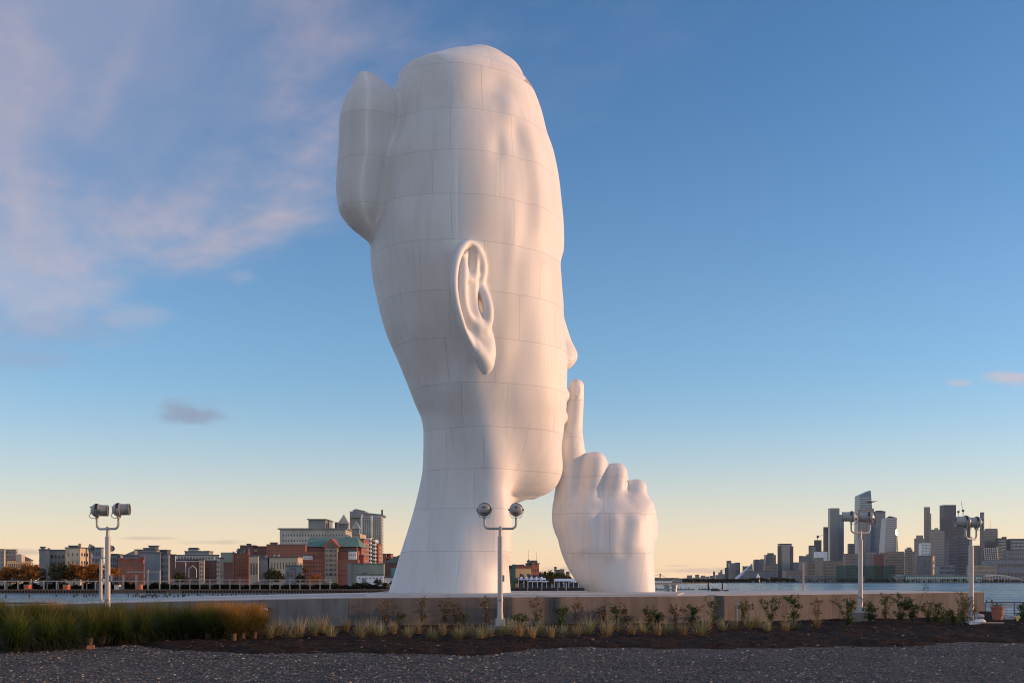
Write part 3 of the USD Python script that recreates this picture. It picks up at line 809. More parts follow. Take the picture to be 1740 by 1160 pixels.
gravel_mat = gravel_look()
gx = np.linspace(-60, 60, 241)
gy = np.concatenate([np.linspace(-60, 12, 13), np.linspace(13, 30, 86), np.linspace(31, 50, 20)])
GX, GY = np.meshgrid(gx, gy, indexing="ij")
GZ = 0.05 * (meshkit.fbm(np.stack([GX * 0.5, GY * 0.5, GX * 0], -1), 3, 4) - 0.5) + 0.03 * (meshkit.fbm(np.stack([GX * 2.2, GY * 2.2, GX * 0], -1), 2, 9) - 0.5)
GZ[:, gy > 31] = -0.02
idx = np.arange(GX.size).reshape(GX.shape)
q = np.stack([idx[:-1, :-1], idx[1:, :-1], idx[1:, 1:], idx[:-1, 1:]], -1).reshape(-1, 4)
MB().add(np.stack([GX, GY, GZ], -1).reshape(-1, 3), q).build("gravel_ground", gravel_mat, kind="structure", smooth=True)
quay = MB()
quay.box((-60, -60, -4.5), (60, 50.0, -0.12))
quay.build("quay", concrete, kind="structure")
pier = MB()
pier.prism([(-26.0, 50.05), (22.5, 50.05), (22.5, 63), (-26.0, 63)], -4.5, 0.0)
pier.prism([(-48, 50.05), (-26.05, 50.05), (-26.05, 80), (-48, 80)], -4.5, 0.0)
pier.build("pier_ground", concrete, kind="structure")
pl = MB()
pts = [(p[0], p[1] + 0.42) for p in WALL[1:]]
for (x0, y0), (x1, y1), a, b in zip(pts[:-1], pts[1:], WALL[1:-1], WALL[2:]):
    pl.add([[x0, y0, -0.5], [x1, y1, -0.5], [x1, 62, -0.5], [x0, 62, -0.5], [x0, y0, a[2] - 0.012], [x1, y1, b[2] - 0.012], [x1, 62, b[2] - 0.012], [x0, 62, a[2] - 0.012]], [[4, 5, 6, 7], [3, 2, 1, 0], [0, 1, 5, 4], [1, 2, 6, 5], [2, 3, 7, 6], [3, 0, 4, 7]])
pl.build("plaza_pavement", concrete_top, kind="structure")
sl = MB()
sl.prism([(-6.2, 43.5), (7.2, 43.5), (8.7, 50.5), (8.7, 59), (-7.0, 59), (-7.0, 47.5)], PLAT - 0.3, PLAT + 0.058)
sl.build("statue_base_slab", concrete_top, label="low pale concrete slab that carries the white head and hand", cat="plinth")

# the retaining wall along the plaza, in cast lengths with open joints
wl = thing("retaining_wall", "long grey concrete retaining wall behind the planting bed, below the statue", "wall", (0, 40, 0))
cut = [WALL[0]]
for a, b in zip(WALL[:-1], WALL[1:]):
    cut.append(b)
for (x0, y0, z0), (x1, y1, z1) in zip(cut[:-1], cut[1:]):
    t = np.array([x1 - x0, y1 - y0])
    L = np.linalg.norm(t)
    t /= L
    nrm = np.array([-t[1], t[0]])
    g = 0.006
    a, b = np.array([x0, y0]) + t * g, np.array([x1, y1]) - t * g
    c, d = b + nrm * 0.4, a + nrm * 0.4
    s = 0.025
    a2, b2 = a + nrm * s, b + nrm * s
    v = [[*a, -0.4], [*b, -0.4], [*c, -0.4], [*d, -0.4], [*a, z0 - s], [*b, z1 - s], [*c, z1], [*d, z0], [*a2, z0], [*b2, z1]]
    f = [[0, 1, 5], [0, 5, 4], [4, 5, 9], [4, 9, 8], [8, 9, 6], [8, 6, 7], [1, 2, 6], [1, 6, 9], [1, 9, 5], [0, 4, 8], [0, 8, 7], [0, 7, 3], [2, 3, 7], [2, 7, 6], [0, 3, 2], [0, 2, 1]]
    MB().add(v, f).build("wall_segment", concrete, wl)
# pale coping stripes lie on the wall's back half
cp = MB()
for (x0, y0, z0), (x1, y1, z1) in zip(WALL[1:-1], WALL[2:]):
    cp.obox((x0, y0 + 0.14, z0 + 0.002), (x1 - x0, y1 - y0, z1 - z0), (0, 0.27, 0), (0, 0, 0.03))
cp.build("coping", concrete_top, wl)

# planting bed of dark soil, heaped up unevenly
soil_mat = look("soil_look", (0.010, 0.0062, 0.0043), 0.95, (0.038, 0.021, 0.0135), 2.2, 0.8, 26.0, specular_ior_level=0.08)
sx = np.linspace(-27, 34, 620)
su = np.linspace(0, 1, 46)
SXg, SUg = np.meshgrid(sx, su, indexing="ij")
y0 = gravel_edge(sx) + 0.5 * (meshkit.fbm(np.stack([sx * 1.3, sx * 0, sx * 0], -1), 4, 3) - 0.5)
y1 = np.array([wall_y(x) - 0.004 for x in sx])
y1[sx > WALL[-1][0]] = 50.0
SY_ = y0[:, None] + (y1 - y0)[:, None] * SUg
n1 = meshkit.fbm(np.stack([SXg * 0.8, SY_ * 0.6, SXg * 0], -1), 4, 21)
n2 = meshkit.fbm(np.stack([SXg * 4.0, SY_ * 4.0, SXg * 0], -1), 3, 22)
rise = np.clip(SUg * 9, 0, 1) * (1 - 0.25 * SUg)
SZ = -0.04 + rise * (0.10 + 0.22 * (n1 - 0.4) + 0.10 * (n2 - 0.5)) + 0.04 * (n2 - 0.5)
idx = np.arange(SXg.size).reshape(SXg.shape)
q = np.stack([idx[:-1, :-1], idx[1:, :-1], idx[1:, 1:], idx[:-1, 1:]], -1).reshape(-1, 4)
MB().add(np.stack([SXg, SY_, SZ], -1).reshape(-1, 3), q).build("soil_ground", soil_mat, kind="structure", smooth=True)
from scipy.interpolate import RegularGridInterpolator
_soil = RegularGridInterpolator((sx, su), SZ, bounds_error=False, fill_value=0.0)


def ground_z(x, y):
    a, b = float(np.interp(x, sx, y0)), float(np.interp(x, sx, y1))
    u = (y - a) / (b - a)
    return float(max(-0.02, _soil((np.clip(x, -27, 34), np.clip(u, 0, 1))))) if u > 0 else 0.0


# loose stones: of the gravel, and clods in the soil
def scatter(name, label, cat, protos, places, mats):
    path = free("/World", name)
    inst = UsdGeom.PointInstancer.Define(stage, path)
    kids = []
    for i, (pv, mt) in enumerate(zip(protos, mats)):
        kids.append(usdkit.mesh(stage, f"{path}/stone" + (f"_{i:03d}" if i else ""), pv, mt).GetPath())
    inst.CreatePrototypesRel().SetTargets(kids)
    inst.CreateProtoIndicesAttr(Vt.IntArray([p[4] for p in places]))
    inst.CreatePositionsAttr(Vt.Vec3fArray([Gf.Vec3f(*p[:3]) for p in places]))
    inst.CreateScalesAttr(Vt.Vec3fArray([Gf.Vec3f(p[3] * p[6], p[3], p[3] * p[7]) for p in places]))
    inst.CreateOrientationsAttr(Vt.QuathArray([Gf.Quath(math.cos(p[5] / 2), 0, 0, math.sin(p[5] / 2)) for p in places]))
    tag(inst.GetPrim(), label, cat, kind="stuff")


def pebble(seed):
    m = trimesh.creation.icosahedron()
    r = np.random.default_rng(seed)
    m.vertices = m.vertices * (1 + r.uniform(-0.35, 0.25, (len(m.vertices), 1))) * [1, 0.8, 0.6]
    return m


stone_mats = [look("stone_grey_look", (0.10, 0.098, 0.097), 0.85), look("stone_dark_look", (0.035, 0.036, 0.04), 0.85), look("stone_pale_look", (0.34, 0.29, 0.23), 0.85), look("stone_blue_look", (0.08, 0.083, 0.093), 0.85)]
r = random.Random(3)
places = []
while len(places) < 32000:
    y = 15.5 + 13 * r.random() ** 1.1
    x = (r.random() * 2 - 1) * (0.56 * y + 1)
    if y > gravel_edge(x) + 0.35 - 0.5 * r.random() ** 3:
        continue
    pi_ = r.choices([0, 1, 2, 3], [40, 30, 6, 24])[0]
    s = 0.011 + 0.024 * r.random() ** 2.2
    if y > gravel_edge(x) - 1.2 and r.random() < 0.35:
        s *= 1.6
    places.append((x, y, 0.004 + 0.05 * (float(0.0)) + s * 0.1, s, pi_, r.uniform(0, 6.28), r.uniform(0.8, 1.5), r.uniform(0.6, 1.0)))
zz = 0.05 * (meshkit.fbm(np.array([[p[0] * 0.5, p[1] * 0.5, 0] for p in places]), 3, 4) - 0.5) + 0.03 * (meshkit.fbm(np.array([[p[0] * 2.2, p[1] * 2.2, 0] for p in places]), 2, 9) - 0.5)
places = [(p[0], p[1], p[2] + float(z), *p[3:]) for p, z in zip(places, zz)]
scatter("gravel", "loose grey gravel covering the yard in front", "gravel", [pebble(i) for i in range(4)], places, stone_mats)
clod_mats = [look("clod_look", (0.018, 0.011, 0.008), 0.95), look("clod_red_look", (0.045, 0.024, 0.017), 0.95), look("clod_pale_look", (0.2, 0.16, 0.13), 0.9)]
places = []
while len(places) < 5200:
    x, u = r.uniform(-18, 26), r.random() ** 1.3
    a, b = float(np.interp(x, sx, y0)), float(np.interp(x, sx, y1))
    y = a - 0.15 + (b - a) * u
    s = 0.018 + 0.05 * r.random() ** 4
    places.append((x, y, ground_z(x, y) + s * 0.15, s, r.choices([0, 1, 2], [60, 36, 4])[0], r.uniform(0, 6.28), r.uniform(0.8, 1.4), r.uniform(0.6, 1.0)))
scatter("soil_clods", "dark clods and small stones lying on the planting bed", "soil", [pebble(20 + i) for i in range(3)], places, clod_mats)

# ---------------------------------------------------------------- floodlight posts
paint = look("pale_grey_paint_look", (0.33, 0.315, 0.30), 0.38, (0.37, 0.355, 0.34), 3.0, 0.0, obj=True)
lamp_body = look("lamp_body_look", (0.25, 0.245, 0.24), 0.42, (0.3, 0.29, 0.285), 6.0, 0.0, obj=True)
lamp_cap = look("lamp_cap_look", (0.24, 0.22, 0.2), 0.4, (0.33, 0.3, 0.275), 9.0, 0.0, obj=True)
black_rubber = look("black_rubber_look", (0.02, 0.02, 0.022), 0.6)
lens_mat = look("lens_look", (0.10, 0.14, 0.16), 0.08, specular_ior_level=0.8)
steel = look("galvanised_steel_look", (0.22, 0.22, 0.225), 0.4, metallic=0.6)


def lamp_post(label, loc, arm_rz, aims, arm=0.52, height=4.15, plinth=0.0, r=0.098):
    """aims: for each of the two heads, the bearing (radians from +x) and the lift that it shines towards."""
    t = thing("floodlight_post", label, "street lamp", loc, 0, "twin floodlight posts")
    o = np.array(loc, float)
    A = lambda x, y, z: o + [x, y, z]
    zb = height - 0.95
    if plinth:
        MB().box(A(-0.42, -0.38, -0.25), A(0.42, 0.38, plinth)).build("plinth", concrete, t)
    m = MB()
    m.box(A(-0.17, -0.17, plinth), A(0.17, 0.17, plinth + 0.23))
    m.build("base_shoe", paint, t)
    for bx in (-0.13, 0.13):
        for by in (-0.13, 0.13):
            MB().cyl(A(bx, by, plinth + 0.23), A(bx, by, plinth + 0.275), 0.022, n=6).build("bolt", steel, t)
    MB().lathe([(0, plinth + 0.23), (r * 1.1, plinth + 0.23), (r, plinth + 0.6), (r * 0.93, zb), (r * 0.7, zb + 0.02), (0, zb + 0.02)], o, 20).build("pole", paint, t, smooth=35)
    MB().lathe([(0, zb + 0.0), (r * 0.62, zb), (r * 0.6, height - 0.58), (0, height - 0.58)], o, 14).build("pole_top", paint, t, smooth=35)
    a = np.array([math.cos(arm_rz), math.sin(arm_rz), 0])
    pts = []
    zc = height - 0.66
    c = arm - 0.17
    pts = [A(*(-arm * a[:2]), height - 0.27)] + [A(*((-c - 0.17 * math.sin(g)) * a[:2]), zc + 0.17 * (1 - math.cos(g))) for g in np.linspace(math.pi / 2, 0, 6)]
    pts += [A(*((c + 0.17 * math.sin(g)) * a[:2]), zc + 0.17 * (1 - math.cos(g))) for g in np.linspace(0, math.pi / 2, 6)] + [A(*(arm * a[:2]), height - 0.27)]
    MB().tube(pts, 0.043, 12).build("arm", paint, t, smooth=40)
    hb = MB()
    hb.box(A(r * 0.4, -0.06, 1.75), A(r + 0.05, 0.05, 1.98))
    MB().lathe([(0, 1.05), (r + 0.012, 1.05), (r + 0.012, 1.12), (0, 1.12)], o, 16).build("pole_band", steel, t, smooth=35)
    hb.build("hand_hole_cover", steel, t, smooth=35)
    for s, (bear, lift) in zip((-1, 1), aims):
        c = A(*(s * arm * a[:2]), height + 0.02)
        d = np.array([math.cos(bear) * math.cos(lift), math.sin(bear) * math.cos(lift), math.sin(lift)])
        side = np.array([-math.sin(bear), math.cos(bear), 0])
        upv = np.cross(d, side) * -1
        upv = upv if upv[2] > 0 else -upv
        h = MB()
        h.lathe([(0, -0.19), (0.10, -0.185), (0.19, -0.14), (0.225, -0.09), (0.23, 0.0), (0.232, 0.06), (0.205, 0.07), (0.2, 0.36), (0.212, 0.365), (0.212, 0.385), (0.185, 0.385), (0.18, 0.3), (0, 0.3)], c, 22, d)
        head = h.build("lamp_head", lamp_body, t, smooth=32)
        MB().lathe([(0, 0.31), (0.178, 0.31), (0.178, 0.305), (0, 0.305)], c, 18, d).build("lens", lens_mat, head)
        cap = MB()
        cap.lathe([(0, -0.215), (0.075, -0.21), (0.165, -0.165), (0.17, -0.14), (0, -0.14)], c, 18, d)
        cap.build("rear_cap", lamp_cap, head, smooth=32)
        det = MB()
        det.obox(c - d * 0.232 + upv * 0.09 - side * 0.03, side * 0.07, d * 0.05, upv * 0.035)
        for k in (-1, 0, 1):
            det.obox(c - d * 0.225 - upv * 0.12 + side * (0.05 * k - 0.02), side * 0.03, d * 0.06, upv * 0.035)
        det.cyl(c - d * 0.21 + side * 0.1 - upv * 0.08, c - d * 0.16 + side * 0.1 - upv * 0.08, 0.02, n=8)
        det.build("cable_glands", black_rubber, head, kind="stuff")
        ring = MB()
        ring.lathe([(0.234, -0.05), (0.244, -0.05), (0.244, 0.03), (0.234, 0.03)], c, 22, d)
        ring.build("band", black_rubber, head, smooth=32)
        yk = MB()
        p = [side * 0.255 + upv * 0.02, side * 0.255 - upv * 0.08, side * 0.16 - upv * 0.285, -side * 0.16 - upv * 0.285, -side * 0.255 - upv * 0.08, -side * 0.255 + upv * 0.02]
        for u, v in zip(p[:-1], p[1:]):
            e = (v - u) / np.linalg.norm(v - u)
            w_ = np.cross(d, e)
            yk.obox(c + u - d * 0.03 - w_ * 0.008, v - u, d * 0.06, w_ * 0.016)
        for s2 in (-1, 1):
            yk.cyl(c + side * s2 * 0.225, c + side * s2 * 0.285, 0.035, n=10)
        yk.build("yoke", lamp_body, head)
        cb = MB()
        cb.tube([c - d * 0.2 - upv * 0.12, c - d * 0.27 - upv * 0.2, c - d * 0.2 - upv * 0.29, c - d * 0.04 - upv * 0.3], 0.012, 6)
        cb.build("cable", black_rubber, head, smooth=40)
    return t


def aim(x, y, tx=0.0, ty=50.0):
    return math.atan2(ty - y, tx - x)


DG = math.radians
lamp_post("pale twin floodlight post in front of the white neck, lamps facing away", (X(850, 35.8), 35.8, 0.02), DG(3), [(DG(86), DG(10)), (DG(88), DG(8))], 0.57, 4.3, 0.18)
lamp_post("pale twin floodlight post rising behind the potted grasses, lamps aimed right", (X(183, 36), 36, 0.02), DG(-22), [(DG(14), DG(-1)), (DG(8), DG(2))], 0.5, 4.3, 0.18)
lamp_post("pale twin floodlight post on a concrete plinth, left one of the right-hand pair", (X(1462, 42.8), 42.8, 0.0), DG(24), [(DG(160), DG(2)), (DG(152), DG(2))], 0.5, 4.5, 0.44)
lamp_post("pale twin floodlight post with a white sack at its foot, by the wall's end", (X(1650, 40.3), 40.3, 0.02), DG(42), [(DG(172), DG(0)), (DG(170), DG(1))], 0.5, 4.12, 0.0)
lamp_post("distant floodlight post with round lenses, half hidden behind the nearer left post", (X(171.5, 72), 72, 0.0), DG(-2), [(DG(-62), DG(-4)), (DG(-50), DG(-3))], 0.68, 4.1, 0.18, 0.11)

# ---------------------------------------------------------------- small things in the bed
white_bag = look("white_sack_look", (0.62, 0.61, 0.62), 0.8, (0.7, 0.69, 0.69), 5.0, 0.3, 20.0)
m = trimesh.creation.icosphere(3)
v = m.vertices.copy()
v *= [0.33, 0.2, 0.13]
v[:, 2] += 0.05 * np.sin(v[:, 0] * 7) + 0.05 * (meshkit.fbm(v * 6 + 3, 3) - 0.5)
v[:, 2] = np.maximum(v[:, 2], -0.08)
bx_, by_ = X(1658, 39.9), 39.75
MB().add(v + [bx_, by_, 0.13], m.faces).build("sack", white_bag, smooth=True, label="white plastic sack slumped at the foot of the post near the wall's end", cat="sack")
plank_mat = look("plank_look", (0.32, 0.22, 0.16), 0.8, (0.4, 0.3, 0.22), 6.0)
t = MB().obox((X(1655, 37.6), 37.6, ground_z(20.0, 37.6) + 0.10), (1.2, 0.12, 0), (-0.015, 0.14, 0), (0, 0, 0.045))
t.build("plank", plank_mat, label="pale wooden plank lying on the dark soil at right", cat="plank")
black_plastic = look("black_plastic_look", (0.02, 0.018, 0.018), 0.5)
cb = thing("crate", "black open crate standing beside the terracotta pot", "crate", (X(1675, 44.5), 44.5, 0.12))
c = np.array([X(1675, 44.5), 44.5, 0.12])
for nm, lo, hi in (("side_panel", (-0.22, -0.2, 0), (0.22, -0.185, 0.32)), ("side_panel", (-0.22, 0.185, 0), (0.22, 0.2, 0.32)), ("side_panel", (-0.22, -0.183, 0), (-0.205, 0.183, 0.32)), ("side_panel", (0.205, -0.183, 0), (0.22, 0.183, 0.32)), ("bottom", (-0.203, -0.183, 0.0), (0.203, 0.183, 0.015))):
    MB().box(c + lo, c + hi).build(nm, black_plastic, cb)
terracotta = look("terracotta_look", (0.26, 0.085, 0.05), 0.8, (0.33, 0.12, 0.075), 7.0)
pot = thing("flower_pot", "terracotta coloured plastic pot standing before the steel railing", "pot", (X(1695, 43.6), 43.6, 0.1))
o = np.array([X(1695, 43.6), 43.6, 0.1])
MB().lathe([(0, 0), (0.2, 0), (0.27, 0.5), (0.295, 0.5), (0.295, 0.58), (0.26, 0.58), (0.25, 0.5), (0, 0.48)], o, 20).build("body", terracotta, pot, smooth=35)
MB().lathe([(0, 0.50), (0.245, 0.50), (0.24, 0.495)], o, 20).build("soil", soil_mat, pot)
ylw = look("yellow_plastic_look", (0.6, 0.45, 0.03), 0.5)
st = thing("marker_stake", "small yellow marker stake in the soil by the railing", "stake", (X(1729, 43), 43, 0.05))
o = np.array([X(1729, 43), 43, 0.05])
MB().box(o + [-0.045, -0.01, 0.0], o + [0.045, 0.01, 0.22]).build("tag", ylw, st)
MB().box(o + [-0.01, 0.012, -0.1], o + [0.01, 0.022, 0.3]).build("stick", plank_mat, st)
rock = pebble(77)
rock.vertices *= [0.55, 0.4, 0.35]
MB().add(rock.vertices + [X(1717, 46), 46, 0.05], rock.faces).build("boulder", look("boulder_look", (0.27, 0.25, 0.24), 0.85), label="grey boulder at the foot of the railing, right of the pot", cat="rock")
rock = pebble(78)
rock.vertices *= [0.35, 0.3, 0.3]
MB().add(rock.vertices + [X(1660, 43), 43, 0.25], rock.faces).build("boulder", MATS["boulder_look"], label="rounded grey stone behind the white sack", cat="rock")
# standpipe against the wall
d = wall_y(X(1252, 42)) - 0.3
sp_ = thing("standpipe", "pale standpipe with a tap, upright in front of the wall", "standpipe", (X(1252, d), d, 0.05))
o = np.array([X(1252, d), d, 0.05])
MB().obox(o + [-0.055, 0.0, -0.1], (0.11, 0, 0), (0, 0.11, 0), (0, 0, 0.78)).build("post", plank_mat, sp_)
tp = MB()
tp.tube([o + [0, -0.03, -0.1], o + [0, -0.03, 0.72], o + [0.02, -0.06, 0.79], o + [0.05, -0.09, 0.76]], 0.035, 8)
tp.cyl(o + [-0.03, -0.04, 0.8], o + [0.07, -0.04, 0.8], 0.03, n=8)
tp.build("tap", paint, sp_, smooth=40)
# wall lamp, black with a white lens
d = wall_y(X(451, 38.2))
wlm = thing("wall_light", "black wall light with a white lens, just right of the tall potted grasses", "wall light", (X(452, d), d, 0.68))
o = np.array([X(452, d), d, Z(1034.5, d)])
MB().box(o + [-0.21, -0.16, -0.075], o + [0.2, -0.003, 0.075]).build("housing", black_plastic, wlm)
MB().box(o + [-0.15, -0.172, -0.05], o + [0.1, -0.162, 0.055]).build("lens", look("white_lens_look", (0.8, 0.82, 0.86), 0.3), wlm)
MB().lathe([(0, -0.7), (0.05, -0.7), (0.05, -0.14), (0, -0.14)], o + [0.02, -0.12, 0], 8).build("bracket", concrete_top, wlm)
# brick on the gravel
bk = MB().obox((X(147, 26.3), 26.3, -0.01), (0.185, 0.06, 0.02), (-0.03, 0.095, 0), (0, 0, 0.1))
bk.build("brick", look("brick_look", (0.30, 0.12, 0.07), 0.85, (0.36, 0.16, 0.10), 12.0), label="single red brick lying on the gravel before the potted grasses", cat="brick")
# railings
def railing(name, label, p0, p1, z0, z1, bars, n, mat, r=0.018):
    t = thing(name, label, "railing", ((p0[0] + p1[0]) / 2, (p0[1] + p1[1]) / 2, z0))
    a, b = np.array(p0), np.array(p1)
    for i in range(n + 1):
        p = a + (b - a) * i / n
        MB().box((p[0] - 0.025, p[1] - 0.025, z0), (p[0] + 0.025, p[1] + 0.025, z1 - r)).build("post", mat, t)
    MB().cyl((*a, z1), (*b, z1), r * 1.5, n=8).build("handrail", mat, t, smooth=40)
    for k in range(bars):
        z = z0 + (z1 - z0) * (k + 0.6) / (bars + 0.6)
        MB().cyl((a[0], a[1] - 0.028, z), (b[0], b[1] - 0.028, z), r * 0.62, n=6).build("bar", mat, t)


railing("steel_railing", "blue grey steel railing of level bars beyond the wall's end", (X(1674, 48.7), 48.7), (X(1674, 48.7) + 9.0, 49.6), -0.12, 0.75, 6, 6, look("rail_look", (0.14, 0.15, 0.17), 0.45, metallic=0.5))
railing("handrail_fence", "thin dark handrail along the water above the wall at far left", (-25.5, 47), (X(95, 47), 47), -0.1, Z(1024, 47), 1, 5, MATS["rail_look"], 0.025)
# mast between wall and water
ms = thing("mast", "slender bare brown mast rising above the wall, over the water", "mast", (X(1365, 61), 61, 0))
o = np.array([X(1365, 61), 61, 0.0])
MB().lathe([(0, 0), (0.06, 0), (0.042, Z(955, 61)), (0, Z(955, 61))], o, 12).build("pole", look("mast_look", (0.34, 0.23, 0.17), 0.6), ms, smooth=40)
MB().box(o + [-0.15, -0.15, -0.02], o + [0.15, 0.15, 0.06]).build("base_plate", steel, ms)


# ---------------------------------------------------------------- planting
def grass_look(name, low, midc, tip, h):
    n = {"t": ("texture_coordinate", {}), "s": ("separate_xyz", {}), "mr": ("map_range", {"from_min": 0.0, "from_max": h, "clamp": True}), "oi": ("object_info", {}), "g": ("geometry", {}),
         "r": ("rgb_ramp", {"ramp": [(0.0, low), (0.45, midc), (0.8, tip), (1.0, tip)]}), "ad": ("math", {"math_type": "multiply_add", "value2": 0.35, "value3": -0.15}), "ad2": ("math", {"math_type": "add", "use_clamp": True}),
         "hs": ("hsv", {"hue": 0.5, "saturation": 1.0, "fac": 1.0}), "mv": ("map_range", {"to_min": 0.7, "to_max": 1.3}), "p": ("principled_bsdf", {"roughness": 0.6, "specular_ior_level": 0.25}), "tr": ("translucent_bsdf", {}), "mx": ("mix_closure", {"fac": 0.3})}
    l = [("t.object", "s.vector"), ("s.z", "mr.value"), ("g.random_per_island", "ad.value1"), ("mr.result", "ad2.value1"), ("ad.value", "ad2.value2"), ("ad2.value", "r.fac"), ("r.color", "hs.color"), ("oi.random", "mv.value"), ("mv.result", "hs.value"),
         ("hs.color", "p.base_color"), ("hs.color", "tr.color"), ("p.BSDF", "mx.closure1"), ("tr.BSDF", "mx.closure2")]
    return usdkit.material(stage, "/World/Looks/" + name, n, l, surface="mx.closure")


def blades(seed, n, length, spread, base, width, droop, segs=5):
    r = np.random.default_rng(seed)
    m = MB()
    a = r.uniform(0, 2 * np.pi, n)
    L = length * r.uniform(0.55, 1.05, n)
    lean = spread * np.abs(r.normal(0, 0.55, n))
    bx, by = base * np.sqrt(r.random(n)) * np.cos(a + r.normal(0, 0.6, n)), base * np.sqrt(r.random(n)) * np.sin(a + r.normal(0, 0.6, n))
    for i in range(n):
        t = np.linspace(0, 1, segs + 1)
        ang = lean[i] + droop * lean[i] ** 0.7 * t ** 1.6 * r.uniform(0.5, 1.4)
        ds = L[i] / segs
        h = np.concatenate([[0], np.cumsum(np.sin(ang[:-1]) * ds)])
        z = np.concatenate([[0], np.cumsum(np.cos(ang[:-1]) * ds)])
        c = np.stack([bx[i] + h * math.cos(a[i]), by[i] + h * math.sin(a[i]), z], 1)
        tw = a[i] + math.pi / 2 + r.normal(0, 0.5)
        w = width * (1 - t ** 1.5 * 0.9) * r.uniform(0.7, 1.3)
        sd = np.stack([np.cos(tw) * w, np.sin(tw) * w, np.zeros_like(w)], 1)
        v = np.empty((2 * (segs + 1), 3))
        v[0::2], v[1::2] = c - sd, c + sd
        m.add(v, [[2 * k, 2 * k + 1, 2 * k + 3, 2 * k + 2] for k in range(segs)])
    return m


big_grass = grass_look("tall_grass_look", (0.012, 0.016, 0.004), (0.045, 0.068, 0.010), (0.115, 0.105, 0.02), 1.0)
big_grass2 = grass_look("sun_tinted_grass_look", (0.04, 0.03, 0.008), (0.11, 0.085, 0.016), (0.30, 0.15, 0.035), 1.0)  # seed tinge plus the low sun's orange, put into the blade colour
pot_mat = look("fibre_pot_look", (0.07, 0.042, 0.028), 0.85, (0.11, 0.066, 0.044), 8.0, obj=True)
POTS = "potted tall grasses standing in a row"
protos = {}


def pot_grass(kind, label, loc, rz, sc):
    key = ("g", kind)
    if key in protos:
        return copy_of(protos[key], label, loc, rz, sc)
    t = thing("potted_grass", label, "potted plant", loc, rz, POTS, sc)
    ORIGIN[str(t.GetPath())] = np.zeros(3)
    ph = 0.31 if kind in (1, 3) else 0.15
    MB().lathe([(0, 0), (0.085, 0), (0.105, ph - 0.03), (0.115, ph - 0.03), (0.115, ph), (0.10, ph), (0.095, ph - 0.04), (0, ph - 0.04)], (0, 0, 0), 14).build("pot", pot_mat, t, smooth=35)
    m = blades(40 + kind, 1100, [1.08, 0.92, 1.1, 0.94][kind], [1.6, 1.0, 1.4, 1.0][kind], 0.10, 0.0075, [3.6, 2.2, 3.2, 2.2][kind])
    m.v = [np.c_[v[:, :2], np.maximum(v[:, 2] + ph - 0.05, 0.01)] for v in m.v]
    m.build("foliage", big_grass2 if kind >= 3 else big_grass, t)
    protos[key] = t
    return t


r = random.Random(8)
front = [(28, 1107, "large potted grass drooping over its pot at the far left edge"), (78, 1104, "dark potted grass second from the left edge, front row"), (113, 1102, "dark potted grass third from the left edge, front row"),
         (152, 1098, "potted grass whose lit brown pot stands right behind the brick"), (174, 1096, "potted grass with a visible pot, just right of the one behind the brick"), (206, 1095, "shaded potted grass just right of the post's foot, front row"),
         (240, 1093, "dark green potted grass, second right of the post, front row"), (285, 1091, "spiky potted grass in the middle of the dark row"), (318, 1090, "potted grass just left of the tall lit pot, front row"),
         (355, 1091, "potted grass on a tall clearly lit brown pot"), (372, 1090, "narrow potted grass right of the tall lit pot"), (396, 1091, "potted grass coloured amber as if sunlit, third from the right end of the front row"), (411, 1088, "potted grass coloured amber as if sunlit, second from the right end of the front row"), (431, 1087, "potted grass coloured orange as if sunlit, ending the front row at right")]
for i, (px, py, lab) in enumerate(front):
    d = 1.8 * 1700 / (py - 986)
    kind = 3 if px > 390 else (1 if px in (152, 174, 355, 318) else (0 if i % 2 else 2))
    pot_grass(kind, lab, (X(px, d), d, 0.0), r.uniform(0, 6.28), r.uniform(0.9, 1.03))
for row, (py, n, name) in enumerate(((1086, 17, "second"), (1079, 17, "third"))):
    d0 = 1.8 * 1700 / (py - 986)
    for i in range(n):
        px = -22 + 458 * i / (n - 1) + r.uniform(-6, 6)
        d = d0 + r.uniform(-0.3, 0.3)
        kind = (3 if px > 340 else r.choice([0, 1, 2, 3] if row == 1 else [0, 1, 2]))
        g = pot_grass(kind, None, (X(px, d), d, 0.0), r.uniform(0, 6.28), r.uniform(0.92, 1.08))
        g.SetCustomDataByKey("label", f"potted grass crowded behind the front row, in the {name} row from the gravel")
        g.SetCustomDataByKey("group", f"potted grasses of the {name} row")

tuft_mat = grass_look("tuft_look", (0.2, 0.16, 0.065), (0.21, 0.21, 0.095), (0.30, 0.28, 0.15), 0.45)
tuft_mat2 = grass_look("dry_tuft_look", (0.26, 0.17, 0.07), (0.27, 0.2, 0.10), (0.30, 0.25, 0.15), 0.45)
TUFTS = [(457, 1086), (472, 1082), (492, 1085), (508, 1083), (532, 1081), (548, 1079), (562, 1083), (588, 1078), (612, 1087), (630, 1080), (646, 1086), (668, 1079), (693, 1086), (708, 1080), (735, 1087), (752, 1081), (778, 1087), (795, 1083), (816, 1086), (832, 1084), (858, 1083), (880, 1085), (903, 1088), (918, 1083), (936, 1087), (957, 1083),
         (980, 1083), (1000, 1079), (1030, 1084), (1046, 1077), (1073, 1083), (1092, 1079), (1118, 1084), (1135, 1081), (1160, 1082), (1190, 1081), (1201, 1074), (1228, 1075), (1248, 1073), (1270, 1073), (1285, 1072), (1303, 1075), (1335, 1072), (1350, 1071), (1388, 1071)]
near_what = ["hugging the right end of the potted row", "beside the potted row's end", "third right of the potted row", "fourth right of the potted row, spiky", "low and thin, fifth right of the potted row", "small, near the wall left of its crack", "upright, just left of the wall's crack", "under the wall's crack"]


